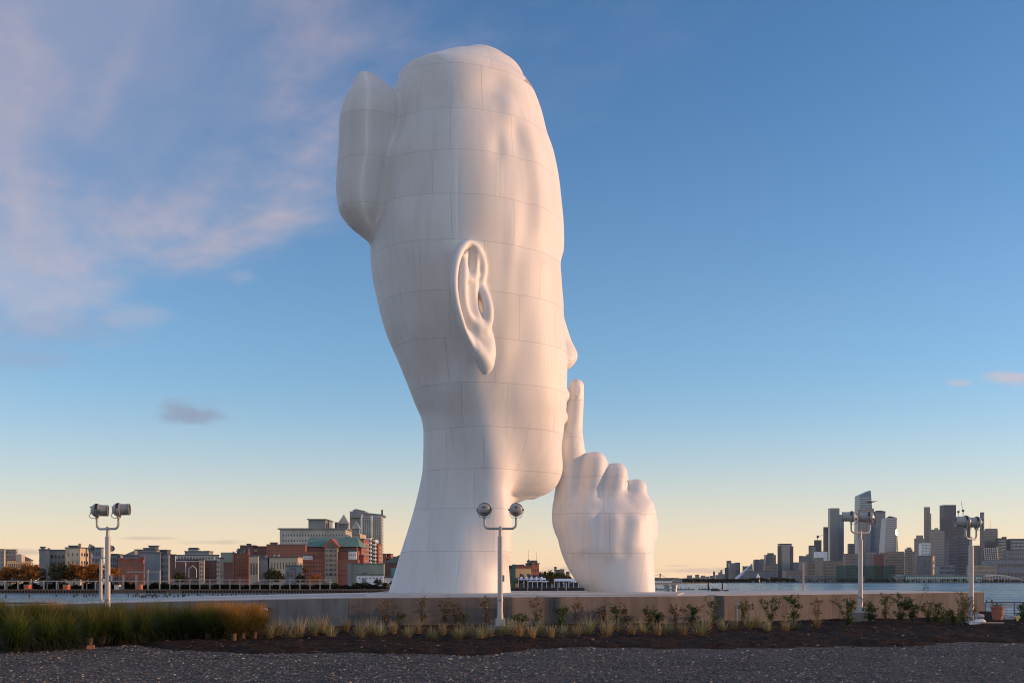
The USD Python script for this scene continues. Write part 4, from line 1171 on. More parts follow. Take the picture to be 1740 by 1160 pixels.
def spot_label(px, what):
    """Places a plant between things that one can find."""
    marks = [(455, "the black wall light"), (592, "the wall's dark crack"), (665, "the left foot of the white neck"), (770, "the middle of the white neck"), (850, "the middle floodlight post"), (945, "the gap between neck and hand"), (1055, "the white hand"), (1150, "the right end of the base slab"), (1252, "the standpipe"), (1365, "the brown mast"), (1462, "the floodlight post on the plinth"), (1560, "the sunlit right end of the wall"), (1650, "the post with the white sack"), (1700, "the terracotta pot")]
    i = min(range(len(marks)), key=lambda k: abs(marks[k][0] - px))
    return what, marks[i][1], px - marks[i][0]


def unique_labels(pxs, what):
    found = {}
    for k, px in enumerate(pxs):
        w_, mark, off = spot_label(px, what)
        side = "below" if abs(off) < 9 else ("left of" if off < 0 else "right of")
        found.setdefault((mark, side), []).append((abs(off), k))
    out = [None] * len(pxs)
    words = ["nearest", "second nearest", "third nearest", "fourth nearest", "fifth nearest", "sixth nearest"]
    for (mark, side), lst in found.items():
        for j, (_, k) in enumerate(sorted(lst)):
            out[k] = f"{what}, {words[min(j, 5)] + ', ' if len(lst) > 1 else ''}{side} {mark}"
    return out


labels = unique_labels([p[0] for p in TUFTS], "pale ornamental grass tuft")
for i, ((px, py), lab) in enumerate(zip(TUFTS, labels)):
    d = 1.8 * 1700 / (py - 986)
    kind = (i * 7 + (1 if px > 880 else 0)) % 4
    key = ("t", kind)
    x = X(px, d)
    loc = (x, d, ground_z(x, d) - 0.02)
    sc = r.uniform(0.68, 1.08)
    if key in protos:
        copy_of(protos[key], lab, loc, r.uniform(0, 6.28), sc)
        continue
    t = thing("grass_tuft", lab, "grass tuft", loc, r.uniform(0, 6.28), "pale grass tufts along the planting bed", sc)
    ORIGIN[str(t.GetPath())] = np.zeros(3)
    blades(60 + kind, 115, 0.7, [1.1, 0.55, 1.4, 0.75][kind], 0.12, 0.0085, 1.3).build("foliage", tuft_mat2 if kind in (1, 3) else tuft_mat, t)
    protos[key] = t


def shrub_look(name, c1, c2, c3):
    n = {"oi": ("object_info", {}), "g": ("geometry", {}), "r": ("rgb_ramp", {"ramp": [(0.0, c1), (0.5, c2), (1.0, c3)]}), "p": ("principled_bsdf", {"roughness": 0.55, "specular_ior_level": 0.3}), "tr": ("translucent_bsdf", {}), "mx": ("mix_closure", {"fac": 0.3})}
    l = [("g.random_per_island", "r.fac"), ("r.color", "p.base_color"), ("r.color", "tr.color"), ("p.BSDF", "mx.closure1"), ("tr.BSDF", "mx.closure2")]
    return usdkit.material(stage, "/World/Looks/" + name, n, l, surface="mx.closure")


twig = look("twig_look", (0.09, 0.055, 0.04), 0.8)
leaf_green = shrub_look("green_leaf_look", (0.045, 0.075, 0.014), (0.085, 0.115, 0.022), (0.14, 0.14, 0.03))
leaf_mixed = shrub_look("mixed_leaf_look", (0.075, 0.085, 0.02), (0.15, 0.12, 0.028), (0.25, 0.12, 0.04))
leaf_brown = shrub_look("brown_leaf_look", (0.14, 0.085, 0.03), (0.21, 0.115, 0.04), (0.27, 0.115, 0.05))


def shrub_parts(t, seed, h, n_leaf, wide, mat, n_stem=6, leaf=0.05):
    r = np.random.default_rng(seed)
    st, lf = MB(), MB()
    ends = []
    for i in range(n_stem):
        a, s = r.uniform(0, 6.28), wide * r.uniform(0.1, 1.0)
        top = np.array([math.cos(a) * s, math.sin(a) * s * 0.8, h * r.uniform(0.6, 1.0)])
        mid_ = np.array([top[0] * 0.25, top[1] * 0.25, top[2] * 0.45])
        pts = [np.array([0, 0, -0.05]) + r.normal(0, 0.02, 3) * [1, 1, 0], mid_, top]
        st.tube(pts, [0.009, 0.006, 0.003], 5, False)
        for k in range(3):
            f = r.uniform(0.35, 0.9)
            p = pts[1] + (pts[2] - pts[1]) * f
            q = p + np.array([r.normal(0, wide * 0.35), r.normal(0, wide * 0.35), r.uniform(0.05, 0.2) * h])
            st.tube([p, q], [0.004, 0.002], 4, False)
            ends.append((p, q))
        ends += [(pts[1], pts[2]), (pts[0] + (pts[1] - pts[0]) * 0.35, pts[1])]
        for k in range(2):
            p = pts[0] + (pts[1] - pts[0]) * r.uniform(0.3, 1.0)
            q = p + np.array([r.normal(0, wide * 0.4), r.normal(0, wide * 0.4), r.uniform(0.05, 0.22) * h])
            st.tube([p, q], [0.004, 0.002], 4, False)
            ends.append((p, q))
    for i in range(n_leaf):
        p, q = ends[r.integers(len(ends))]
        c = p + (q - p) * r.random() ** 0.6 + r.normal(0, 0.035, 3)
        u = r.normal(0, 1, 3)
        u /= np.linalg.norm(u)
        v = np.cross(u, r.normal(0, 1, 3))
        v /= np.linalg.norm(v)
        s = leaf * r.uniform(0.6, 1.3)
        lf.add([c - u * s, c + v * s * 0.38, c + u * s, c - v * s * 0.38], [[0, 1, 2, 3]])
    st.build("stems", twig, t)
    lf.build("leaves", mat, t)


SHRUBS = [(655, 1064, 1012, "t"), (676, 1066, 1036, "b"), (718, 1066, 1012, "t"), (757, 1064, 1013, "t"), (775, 1064, 1012, "t"), (788, 1062, 1040, "b"), (828, 1062, 1014, "t"), (880, 1074, 1043, "g"), (912, 1064, 1006, "t"), (952, 1070, 1028, "g"), (978, 1064, 1016, "t"), (1026, 1062, 1030, "t"), (1050, 1060, 1025, "m"), (1062, 1060, 1024, "t"),
          (1105, 1063, 1026, "m"), (1118, 1060, 1040, "g"), (1148, 1062, 1022, "t"), (1178, 1064, 1028, "g"), (1213, 1062, 1014, "m"), (1263, 1061, 1016, "m"), (1309, 1064, 1012, "m"), (1350, 1064, 1011, "g"), (1388, 1059, 1014, "t"), (1440, 1068, 1013, "g"), (1479, 1062, 1021, "g"), (1504, 1058, 1005, "m"), (1529, 1061, 1006, "g"),
          (1551, 1061, 1012, "g"), (1577, 1060, 1028, "m"), (1592, 1061, 1020, "g"), (1603, 1062, 1040, "t"), (1621, 1060, 1034, "g"), (1636, 1063, 1005, "m"), (1653, 1062, 1018, "t"), (1690, 1052, 1018, "m"), (1737, 1056, 1022, "g")]
kinds = {"t": ("thin brown-leaved sapling", 200, 0.26, leaf_brown), "b": ("low thin brown shrub", 220, 0.34, leaf_mixed), "g": ("dense green young shrub", 640, 0.36, leaf_green), "m": ("reddish green young shrub", 400, 0.36, leaf_mixed)}
lab_of = {}
for k in kinds:
    ii = [i for i, s in enumerate(SHRUBS) if s[3] == k]
    for i, lab in zip(ii, unique_labels([SHRUBS[i][0] for i in ii], kinds[k][0])):
        lab_of[i] = lab
for i, (px, py, pt, k) in enumerate(SHRUBS):
    d = 1.8 * 1700 / (py - 986)
    d = min(d, wall_y(X(px, d)) - 0.55) if px < 1668 else d
    x = X(px, d)
    z = ground_z(x, d)
    h = Z(pt, d) - z
    what, nl, wide, mt = kinds[k]
    t = thing("sapling" if k == "t" else "shrub", lab_of[i], "shrub", (x, d, z), 0, "young shrubs planted along the wall")
    ORIGIN[str(t.GetPath())] = np.zeros(3)
    shrub_parts(t, 200 + i, h, int(nl * (0.6 + 0.5 * h)), wide * (0.7 + 0.5 * h), mt, 7 if k in "gm" else 5)
o = [X(1560, 41), 41.0]
t = thing("bare_cane", "two long bare canes crossing above the wall's top, right of the right-hand plinth post", "shrub", (*o, ground_z(*o)))
ORIGIN[str(t.GetPath())] = np.zeros(3)
s_ = MB()
s_.tube([(-0.1, 0, 0), (0.05, 0, 0.7), (0.28, 0.0, 1.55), (0.33, 0, 1.7)], [0.012, 0.01, 0.006, 0.003], 5)
s_.build("stem", twig, t)
s_ = MB()
s_.tube([(0.75, 0, 0.0), (0.6, 0, 0.6), (0.32, 0.0, 1.4)], [0.012, 0.008, 0.004], 5)
s_.build("stem", twig, t)
rr = np.random.default_rng(5)
lf = MB()
for i in range(24):
    c = np.array([0.3, 0, 1.45]) + rr.normal(0, 0.08, 3)
    u, v = rr.normal(0, 0.03, 3), rr.normal(0, 0.012, 3)
    lf.add([c - u, c + v, c + u, c - v], [[0, 1, 2, 3]])
lf.build("leaves", leaf_mixed, t)

# ---------------------------------------------------------------- buildings
def wall_look(name, c, rough=0.85, k=0.8, scale=0.12):
    return look(name, tuple(np.array(c) * k), rough, tuple(np.array(c) * 1.12), scale, 0.0)


BRICK, DKBRICK, BROWN = wall_look("brick_wall_look", (0.27, 0.085, 0.05)), wall_look("dark_brick_wall_look", (0.13, 0.055, 0.045)), wall_look("brown_wall_look", (0.17, 0.12, 0.09))
CREAM, PALE, GREYW, BLUEGREY = wall_look("cream_wall_look", (0.46, 0.36, 0.25)), wall_look("pale_wall_look", (0.4, 0.36, 0.31)), wall_look("grey_wall_look", (0.2, 0.195, 0.19)), wall_look("blue_grey_wall_look", (0.17, 0.18, 0.195))
WHITEW, GREENGREY, DARKW, TAN = wall_look("white_wall_look", (0.62, 0.6, 0.57)), wall_look("green_grey_wall_look", (0.20, 0.21, 0.17)), wall_look("dark_wall_look", (0.07, 0.075, 0.085)), wall_look("tan_wall_look", (0.30, 0.235, 0.175))
ROOFD, COPPER, SLATE = wall_look("dark_roof_look", (0.10, 0.10, 0.105)), wall_look("copper_roof_look", (0.11, 0.21, 0.165)), wall_look("slate_roof_look", (0.13, 0.10, 0.13))
GLASS = look("window_glass_look", (0.03, 0.035, 0.04), 0.15, specular_ior_level=0.6)
GLASSB = look("blue_tower_glass_look", (0.10, 0.14, 0.19), 0.22, metallic=0.5)
GLASSG = look("grey_tower_glass_look", (0.17, 0.17, 0.175), 0.3, metallic=0.35)
GLASSD = look("dark_tower_glass_look", (0.05, 0.06, 0.075), 0.25, metallic=0.3)
FRAME = look("pale_frame_look", (0.55, 0.5, 0.45), 0.7)
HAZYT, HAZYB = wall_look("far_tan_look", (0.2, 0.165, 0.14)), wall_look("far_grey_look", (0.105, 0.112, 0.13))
STONE = wall_look("tower_stone_look", (0.27, 0.23, 0.2))


class Block:
    """A box with an upright near edge at column pxs and depth d, a left wall out to px0 and a right wall out to px1."""

    def __init__(self, px0, pxs, px1, ytop, d, th=0.0, zb=-1.0, least=6.0, ybot=None):
        self.C = np.array([X(pxs, d), d])
        self.u, self.v = np.array([-math.cos(th), math.sin(th)]), np.array([math.sin(th), math.cos(th)])
        k0, k1 = kx(px0), kx(px1)
        self.w = (self.C[0] - k0 * d) / (math.cos(th) + k0 * math.sin(th)) if px0 < pxs else least
        den = math.sin(th) - k1 * math.cos(th)
        self.l = (k1 * d - self.C[0]) / den if px1 > pxs and abs(den) > 1e-6 else least
        if self.w <= 0:
            self.w = least
        if self.l <= 0 or self.l > 900:
            self.l = least
        self.zb, self.zt = (zb if ybot is None else Z(ybot, d)), Z(ytop, d)
        self.d = d

    def poly(self, grow=0.0):
        c, u, v = self.C, self.u, self.v
        g = grow
        return [c - u * g - v * g, c + u * (self.w + g) - v * g, c + u * (self.w + g) + v * (self.l + g), c - u * g + v * (self.l + g)][::-1]

    def prism(self, mb, z0=None, z1=None, grow=0.0):
        p = self.poly(grow)
        a, e = np.array(p[1]) - p[0], np.array(p[2]) - p[1]
        if a[0] * e[1] - a[1] * e[0] < 0:
            p = p[::-1]
        mb.prism(p, self.zb if z0 is None else z0, self.zt if z1 is None else z1)

    def wins(self, mb, side, cols, rows, wf=0.5, hf=0.55, z0=None, z1=None, m0=0.04, m1=0.04, proud=0.06):
        """Windows over one wall: side 'l' or 'r'."""
        z0 = self.zb + 2 if z0 is None else z0
        z1 = self.zt - 1 if z1 is None else z1
        e, L = (self.u, self.w) if side == "l" else (self.v, self.l)
        n = -self.v if side == "l" else -self.u
        a, b = L * m0, L * (1 - m1)
        cw, rh = (b - a) / cols, (z1 - z0) / rows
        for i in range(cols):
            for j in range(rows):
                o = self.C + e * (a + cw * (i + 0.5 - wf / 2))
                o3 = np.array([*(o + n * proud), z0 + rh * (j + 0.5 - hf / 2)])
                mb.obox(o3, (*(e * cw * wf), 0), (*(-n * (proud + 0.02)), 0), (0, 0, rh * hf))



def base_of(b):
    return (*(b.C + b.u * b.w / 2 + b.v * b.l / 2), b.zb)


def building(name, label, blocks, cat="building", group=None, zb=-1.0, th=0.0):
    """blocks: dicts with px=(px0, pxs, px1), top, d, mat and, if any, wl / wr = window grids (cols, rows, wf, hf), roof material, roof overhang."""
    t, made = None, []
    for k, s in enumerate(blocks):
        b = Block(*s["px"], s["top"], s["d"], s.get("th", th), s.get("zb", zb), s.get("least", 8.0), s.get("bot"))
        if t is None:
            t = thing(name, label, cat, base_of(b), 0, group)
        m = MB()
        b.prism(m)
        wall = m.build(s.get("part", "wall"), s["mat"], t)
        rf = s.get("roof", ROOFD)
        if rf is not None:
            m = MB()
            b.prism(m, b.zt + 0.004, b.zt + s.get("rh", 0.5), s.get("over", 0.25))
            m.build("roof", rf, t)
        for side, key in (("l", "wl"), ("r", "wr")):
            if key in s:
                m = MB()
                g = s[key]
                b.wins(m, side, *g[:4], **(g[4] if len(g) > 4 else {}))
                m.build("windows", s.get("wmat", GLASS), wall, kind="stuff")
        made.append(b)
    return t, made


def B(px0, pxs, px1, top, d, mat, **k):
    return dict(px=(px0, pxs, px1), top=top, d=d, mat=mat, **k)


# ---- the near shore on the left: quay, buildings of the old town
sh = MB()
sh.prism([(-420, 324.5), (X(662, 324.5), 324.5), (X(700, 420), 420), (X(1005, 420), 420), (X(1005, 700), 700), (300, 1500), (-1500, 1500), (-1500, 324.5)], -5, -1.06)
sh.build("left_shore_ground", wall_look("shore_ground_look", (0.09, 0.08, 0.07)), kind="structure")
t, b = building("distant_block", "orange lit distant block rising at the far left edge behind a tiled roof", [B(-30, 7, 8, 933, 900, TAN, wl=(7, 8, 0.4, 0.5)), B(9, 27, 30, 933.5, 902, TAN, wl=(7, 8, 0.4, 0.5), wr=(3, 8, 0.5, 0.5))])
t, b = building("mansion", "cream mansion with a purple grey hipped roof at far left, behind the autumn trees", [B(-40, 12, 53, 951, 430, CREAM, roof=None, wr=(12, 3, 0.4, 0.6), wl=(6, 3, 0.4, 0.6))], th=1.2)
m = MB()
bb = b[0]
p = bb.poly(0.6)
c0 = np.mean(p, 0)
zr = Z(940.5, 434)
e1, e2 = (np.array(p[0]) + p[3]) / 2, (np.array(p[1]) + p[2]) / 2
r0, r1 = e1 * 0.72 + e2 * 0.28, e1 * 0.28 + e2 * 0.72
m.add([[*p[0], bb.zt], [*p[1], bb.zt], [*p[2], bb.zt], [*p[3], bb.zt], [*r0, zr], [*r1, zr]], [[0, 1, 5], [0, 5, 4], [1, 2, 5], [2, 3, 4], [2, 4, 5], [3, 0, 4], [0, 3, 2], [0, 2, 1]])
m.build("roof", SLATE, t)
m = MB()
m.obox((X(31, 428), 426, bb.zt - 1), (2.4, 0, 0), (0, 3, 0), (0, 0, 3.2))
m.build("dormer", CREAM, t)
building("apartment_house", "long grey apartment house with a sunlit cream end and two chimney stacks, behind the trees", [B(66.5, 84, 85, 934, 452, GREYW), B(84.2, 111, 112, 935, 455, GREYW, wl=(4, 4, 0.62, 0.45)), B(111.2, 136, 156, 931, 450, CREAM, wl=(3, 4, 0.25, 0.35), wr=(4, 4, 0.5, 0.4)),
         B(133, 135.4, 138, 922.8, 452, BROWN, part="chimney", roof=None), B(151, 154, 156, 924, 456, BROWN, part="chimney", roof=None), B(69, 75.5, 77, 930, 458, GREYW, part="stair_head"), B(81, 83.5, 85, 930, 456, PALE, part="chimney", roof=None), B(117, 132, 133, 928, 462, DARKW, part="penthouse")])
building("dark_blue_house", "dark blue grey house behind the second floodlight's round lenses", [B(156, 172, 176, 931, 500, BLUEGREY, wl=(3, 5, 0.4, 0.5))])
building("grey_row_house", "narrow grey house with a sunlit orange side, between left post and red brick house", [B(184, 198, 209, 942, 480, GREYW, wl=(4, 4, 0.45, 0.6), wr=(2, 4, 0.4, 0.5))])
building("brick_row_house", "red brick house with stepped parapet and orange flank, right of the left floodlight post", [B(200.5, 243, 246, 949, 430, BRICK, wl=(7, 3, 0.4, 0.45), wr=(2, 3, 0.3, 0.5), roof=None), B(200.5, 207, 209, 947, 429.5, BRICK, part="parapet", roof=None, bot=950), B(218, 226, 227, 947.5, 429.5, BRICK, part="parapet", roof=None, bot=950), B(236, 244, 246, 945, 429.5, BRICK, part="parapet", roof=None, bot=950)])
t, b = building("grey_apartment_block", "big blue grey apartment block with stacked penthouses and a blank wall", [B(209, 237, 238, 944, 470, BLUEGREY, wl=(6, 3, 0.4, 0.5)), B(238.2, 272, 273, 939, 462, BLUEGREY), B(273.2, 286, 291, 942, 464, BLUEGREY, wl=(3, 4, 0.5, 0.5)), B(229, 266, 272, 934.5, 475, GREYW, part="penthouse"), B(253, 268, 270, 928, 478, GREYW, part="stair_tower"), B(244, 263, 266, 932, 476, GREYW, part="penthouse"), B(272, 284, 290, 935, 480, DARKW, part="penthouse")])
m = MB()
d = 471
m.prism([(X(209.5, d), d), (X(229, d), d), (X(229, d), d + 12), (X(209.5, d), d + 12)], Z(944, d), [Z(943, d), Z(934.5, d), Z(934.5, d), Z(943, d)])
m.build("sloped_roof", GREYW, t)
t, b = building("trimmed_brick_hall", "dark red brick block with white trim, a row of top windows and a sunlit bay", [B(289, 338, 339, 951, 425, DKBRICK, wl=(8, 4, 0.35, 0.45)), B(338.2, 346.8, 348, 951, 423, CREAM, wl=(2, 5, 0.45, 0.5), wmat=BRICK), B(347, 366, 368, 953, 428, DKBRICK, wl=(6, 5, 0.4, 0.5)), B(299, 366, 367, 944, 429, FRAME, part="attic", wl=(12, 1, 0.7, 0.6, dict(z0=Z(951, 429), z1=Z(944.5, 429)))), B(289, 298.6, 299, 943, 430, DKBRICK, part="corner_bay")])
m = MB()
for (x0, z0, x1, z1) in ((321, 966, 327.5, 960.5), (327.5, 960.5, 334, 966.5), (321, 981, 321, 966), (334, 981, 334, 966), (299, 953.5, 338, 953.5), (298, 965, 298, 944), (315.5, 978, 315.5, 953)):
    m.cyl((X(x0, 422.4), 422.4, Z(z0, 422.4)), (X(x1, 422.4), 422.4, Z(z1, 422.4)), 0.16, n=6)
m.build("white_trim", WHITEW, t, kind="stuff")
building("hotel_block", "pale stepped block with a sunlit orange corner, above the dark red brick hall", [B(314, 355, 362, 937, 520, GREYW, wl=(9, 5, 0.5, 0.4), wr=(3, 5, 0.5, 0.5)), B(320, 337, 339, 933, 522, PALE, part="penthouse"), B(322, 335, 337, 931.5, 524, BROWN, part="plant_room")])
building("cream_corner_house", "small cream corner house glowing in the sun, right of the dark red brick hall", [B(365, 373, 380, 948, 470, CREAM, wl=(3, 5, 0.5, 0.5), wr=(3, 5, 0.5, 0.5)), B(362, 371, 372, 943.5, 475, CREAM)])
building("dark_green_shed", "dark shed with a green grey roof left of the tall red brick tenement", [B(376, 396, 400, 955, 600, DKBRICK, roof=GREENGREY, rh=6)])
t, b = building("brick_tenement", "tall red brick tenement with corner turrets and fire escapes, over the white pier canopy", [B(395.5, 422, 424, 941, 430, BRICK, wl=(6, 5, 0.4, 0.5)), B(395.5, 398, 398.6, 936.5, 429.5, BRICK, part="turret", roof=None), B(420, 422.6, 424, 936.5, 429.5, BRICK, part="turret", roof=None), B(408, 411, 411.6, 936.5, 429.5, BRICK, part="gable", roof=None, bot=942)])
m = MB()
for k in range(5):
    z = Z(948 + 6.5 * k, 429)
    m.obox((X(403, 429), 428.2, z), (3.2, 0, 0), (0, 0.9, 0), (0, 0, 0.12))
    m.cyl((X(403.5, 429), 428.3, z), (X(407.5, 429), 428.3, z - 1.5), 0.07, n=5)
m.build("fire_escape", DARKW, t, kind="stuff")
building("mansard_house", "dark mansard roofed house peeping over the red brick tenement", [B(404, 422, 424, 933, 500, DARKW, wl=(5, 4, 0.4, 0.4)), B(402, 414, 416, 936, 498, DARKW)])
building("dark_brick_blocks", "dark brick block with a fiery orange edge behind the brick tenement", [B(408, 432, 437, 927, 640, DKBRICK, wl=(8, 6, 0.3, 0.4), wr=(3, 6, 0.4, 0.5)), B(419, 425, 426.5, 924.5, 645, DKBRICK, part="roof_hut")])
t, b = building("grey_sided_house", "narrow cream fronted house with a long plain grey flank, beside the brick tenement", [B(424.2, 438.5, 440, 945, 428, CREAM, wl=(3, 1, 0.6, 0.8, dict(z0=Z(978, 428), z1=Z(954, 428)))), B(440.2, 455, 458, 948.5, 440, GREYW), B(441, 451, 453, 944.5, 446, GREYW, part="roof_hut")])
building("long_dark_brick_block", "long dark brick apartment block stretching behind the cream low hall", [B(437, 470, 473, 928.5, 700, DKBRICK, wl=(12, 8, 0.35, 0.45))])
building("brick_office_wing", "red brown brick wing with square windows below the cream office slab", [B(453, 519, 524, 925.5, 600, BRICK, wl=(12, 7, 0.4, 0.45, dict(z0=Z(965, 600), z1=Z(926.5, 600)))), B(459, 471, 472, 922.3, 604, DKBRICK, part="roof_hut")])
t, b = building("cream_low_hall", "low cream hall with arched windows and a bright right end", [B(457.5, 506, 514.5, 947, 440, CREAM, wl=(9, 2, 0.3, 0.6), wr=(3, 2, 0.4, 0.5))])
m = MB()
for px in (465, 471.5):
    m.obox((X(px, 442), 442, Z(947, 442)), (0.7, 0, 0), (0, 0.7, 0), (0, 0, 1.4))
m.build("chimneys", PALE, t, kind="stuff")
building("small_grey_pavilion", "small pale grey pavilion with columns below the cream hall", [B(485, 513, 514, 961.5, 415, BLUEGREY, wl=(4, 1, 0.45, 0.7, dict(z0=Z(981, 415), z1=Z(969, 415))))])
t, b = building("cream_office_slab", "big cream office slab with rows of square windows and a grey roof box", [B(475.5, 587, 604, 899, 640, PALE, wl=(22, 8, 0.4, 0.4, dict(z0=Z(976, 640), z1=Z(904.5, 640), m0=0.03, m1=0.03)), wr=(5, 8, 0.5, 0.4, dict(z0=Z(976, 640), z1=Z(904.5, 640))), over=1.2, rh=0.8, roof=GREYW),
     B(477, 586, 603, 898, 642, DARKW, part="top_storey", bot=903.5, roof=None), B(524, 553, 565, 882.5, 648, GREYW, part="roof_box", over=0.8), B(569, 573.5, 575, 888, 650, DARKW, part="roof_hut"), B(598, 612, 622, 906, 634, CREAM, wr=(4, 9, 0.5, 0.4), part="stepped_wing"), B(604, 618, 627, 916, 630, BRICK, wr=(4, 8, 0.5, 0.4), part="stepped_wing")])
for px0, px1, ya, yb, ym in ((575, 595.5, 872.8, 889.5, 899), (598.5, 613.5, 883.5, 898, 908)):
    d = 655 if px0 < 590 else 628
    w_ = (X(px1, d) - X(px0, d)) * 0.78
    x0, y0 = X(px0, d), d
    m = MB()
    m.prism([(x0, y0), (x0 + w_, y0), (x0 + w_, y0 + w_), (x0, y0 + w_)], Z(ym, d), Z(yb, d))
    m.build("roof_drum", GREYW, t)
    m = MB()
    g = 0.6
    q_ = [(x0 - g, y0 - g), (x0 + w_ + g, y0 - g), (x0 + w_ + g, y0 + w_ + g), (x0 - g, y0 + w_ + g)]
    m.add([[*q, Z(yb, d) + 0.01] for q in q_] + [[x0 + w_ / 2, y0 + w_ / 2, Z(ya, d)]], [[0, 1, 4], [1, 2, 4], [2, 3, 4], [3, 0, 4], [0, 2, 1], [0, 3, 2]])
    m.build("pyramid_roof", PALE, t)
D_ = 470
t, b = building("green_roofed_block", "stepped red brick office block with a green copper roof and an arched central gable", [B(514.5, 608, 611, 950, D_, BRICK, wl=(19, 4, 0.42, 0.35, dict(z0=Z(980, D_), z1=Z(951, D_), m0=0.02, m1=0.02)), wr=(3, 4, 0.4, 0.4), roof=None), B(515, 531, 532, 944, D_ + 1, WHITEW, wl=(4, 1, 0.4, 0.4, dict(z0=Z(950, D_), z1=Z(945, D_)))), B(519, 608, 611, 937, D_ + 2, BRICK, wl=(18, 2, 0.42, 0.35, dict(z0=Z(950, D_), z1=Z(937, D_))), wr=(3, 2, 0.4, 0.4), roof=None),
     B(592, 606, 611, 936.5, D_ + 1, WHITEW, wl=(4, 1, 0.45, 0.4, dict(z0=Z(945, D_), z1=Z(939, D_)))), B(521, 606, 609, 928.6, D_ + 3, DKBRICK, wl=(18, 1, 0.5, 0.4, dict(z0=Z(936, D_), z1=Z(930, D_))), roof=None), B(611, 618, 626, 944, D_ + 6, BRICK, wr=(4, 5, 0.4, 0.4)), B(608, 614, 618, 930, D_ + 8, BRICK, wr=(3, 6, 0.4, 0.4))])
m = MB()
zr, ze = Z(912, D_ + 14), Z(928.4, D_ + 3)
dd = 14
m.add([[X(521, D_) - 0.5, D_ + 2.2, ze], [X(608.5, D_) + 0.5, D_ + 2.2, ze], [X(608.5, D_) + 0.5, D_ + 2 + 2 * dd, ze], [X(521, D_) - 0.5, D_ + 2 + 2 * dd, ze], [X(525, D_ + dd), D_ + 2 + dd, zr], [X(606, D_ + dd), D_ + 2 + dd, zr]],
      [[0, 1, 5], [0, 5, 4], [1, 2, 5], [2, 3, 4], [2, 4, 5], [3, 0, 4], [0, 3, 2], [0, 2, 1]])
m.build("copper_roof", COPPER, t)
m = MB()
c_ = X(562.3, D_ - 1)
hw = X(577, D_) - X(562.3, D_)
yg = D_ - 0.8
m.prism([(c_ - hw * 0.72, yg), (c_ + hw * 0.72, yg), (c_ + hw * 0.72, yg + 12), (c_ - hw * 0.72, yg + 12)], -1.0, Z(930, yg))
m.build("central_bay", TAN, t)
m = MB()
zt_ = Z(914, yg)
zb_ = Z(929.8, yg)
m.add([[c_ - hw, yg - 0.3, zb_], [c_ + hw, yg - 0.3, zb_], [c_, yg - 0.3, zt_], [c_ - hw, yg + 16, zb_], [c_ + hw, yg + 16, zb_], [c_, yg + 16, zt_]], [[0, 1, 2], [3, 5, 4], [0, 2, 5], [0, 5, 3], [1, 4, 5], [1, 5, 2], [0, 3, 4], [0, 4, 1]])
m.build("gable", BRICK, t)
m = MB()
for j in range(6):
    z = Z(973 - 8 * j, yg)
    for i, ww in ((-1, 0.2), (0, 0.4), (1, 0.2)):
        m.obox((c_ + i * hw * 0.5 - ww * hw / 2, yg - 0.12, z - 1.1), (ww * hw, 0, 0), (0, 0.1, 0), (0, 0, 1.0))
m.lathe([(0, -0.09), (hw * 0.36, -0.09), (hw * 0.36, 0.0), (0, 0.0)], (c_, yg - 0.33, Z(926.5, yg)), 20, (0, -1, 0))
m.build("windows", GLASS, t, kind="stuff")
t, b = building("residential_tower", "tall glass and stone tower with a swept sloping crown, behind the cream office slab", [B(594.5, 611, 612, 880, 880, GLASSG, roof=None), B(611.2, 648.5, 651.5, 877, 876, PALE, roof=None, wl=(10, 22, 0.68, 0.55, dict(z0=20, z1=Z(878, 876))), wr=(3, 20, 0.5, 0.5))])
m = MB()
d = 877
m.prism([(X(594.5, d), d), (X(651, d), d), (X(651, d), d + 22), (X(594.5, d), d + 22)], [Z(880, d), Z(876.8, d), Z(876.8, d), Z(880, d)], [Z(868, d), Z(873.5, d), Z(873.5, d), Z(868, d)])
m.prism([(X(599, d), d + 0.5), (X(605, d), d + 0.5), (X(620, d), d + 0.5), (X(620, d), d + 20), (X(605, d), d + 20), (X(599, d), d + 20)], Z(874, d), [Z(866, d), Z(864, d), Z(867.5, d), Z(867.5, d), Z(864, d), Z(866, d)])
m.build("crown", GREYW, t, kind="stuff")
m = MB()
for px0, px1, y0, y1 in ((614, 616.5, 874, 960), (630.5, 633.5, 876, 960)):
    m.obox((X(px0, d), d - 2.4, Z(y1, d)), (X(px1, d) - X(px0, d), 0, 0), (0, 2.4, 0), (0, 0, Z(y0, d) - Z(y1, d)))
m.build("stone_fins", WHITEW, t, kind="stuff")
MB().cyl((X(648, d), d + 5, Z(874, d)), (X(648, d), d + 5, Z(865, d)), 0.8, n=8).build("flue", DARKW, t)
building("banded_block", "striped white and glass block stepping down to orange brick, right of the sloping tower's foot", [B(621, 630, 635, 913, 700, WHITEW, wl=(1, 11, 0.96, 0.5), wr=(1, 11, 0.96, 0.5)), B(633, 638, 643, 916, 705, WHITEW, wl=(1, 11, 0.96, 0.5), wr=(1, 11, 0.96, 0.5)), B(638, 643, 649, 924, 710, BRICK, wr=(3, 9, 0.5, 0.5))])
building("orange_brick_blocks", "low orange brick blocks glowing between the tower and the white neck", [B(650, 656, 660, 941, 800, BRICK, wr=(3, 6, 0.4, 0.4)), B(660, 664, 668, 941, 805, BRICK, wr=(3, 6, 0.4, 0.4)), B(668, 672, 675, 946, 800, BRICK)])
t, b = building("green_grey_warehouse", "long low green grey warehouse in front of the brick office block", [B(590, 652, 654, 957.5, 400, GREENGREY, rh=0.3), B(591, 597, 598, 956.5, 399.5, GREYW, part="end_pier", roof=None)])
t, b = building("gabled_brick_shed", "dark brick gabled shed with a teal glass front, beside the foot of the neck", [B(653, 684, 688, 956, 415, DKBRICK, roof=None)])
bb = b[0]
m = MB()
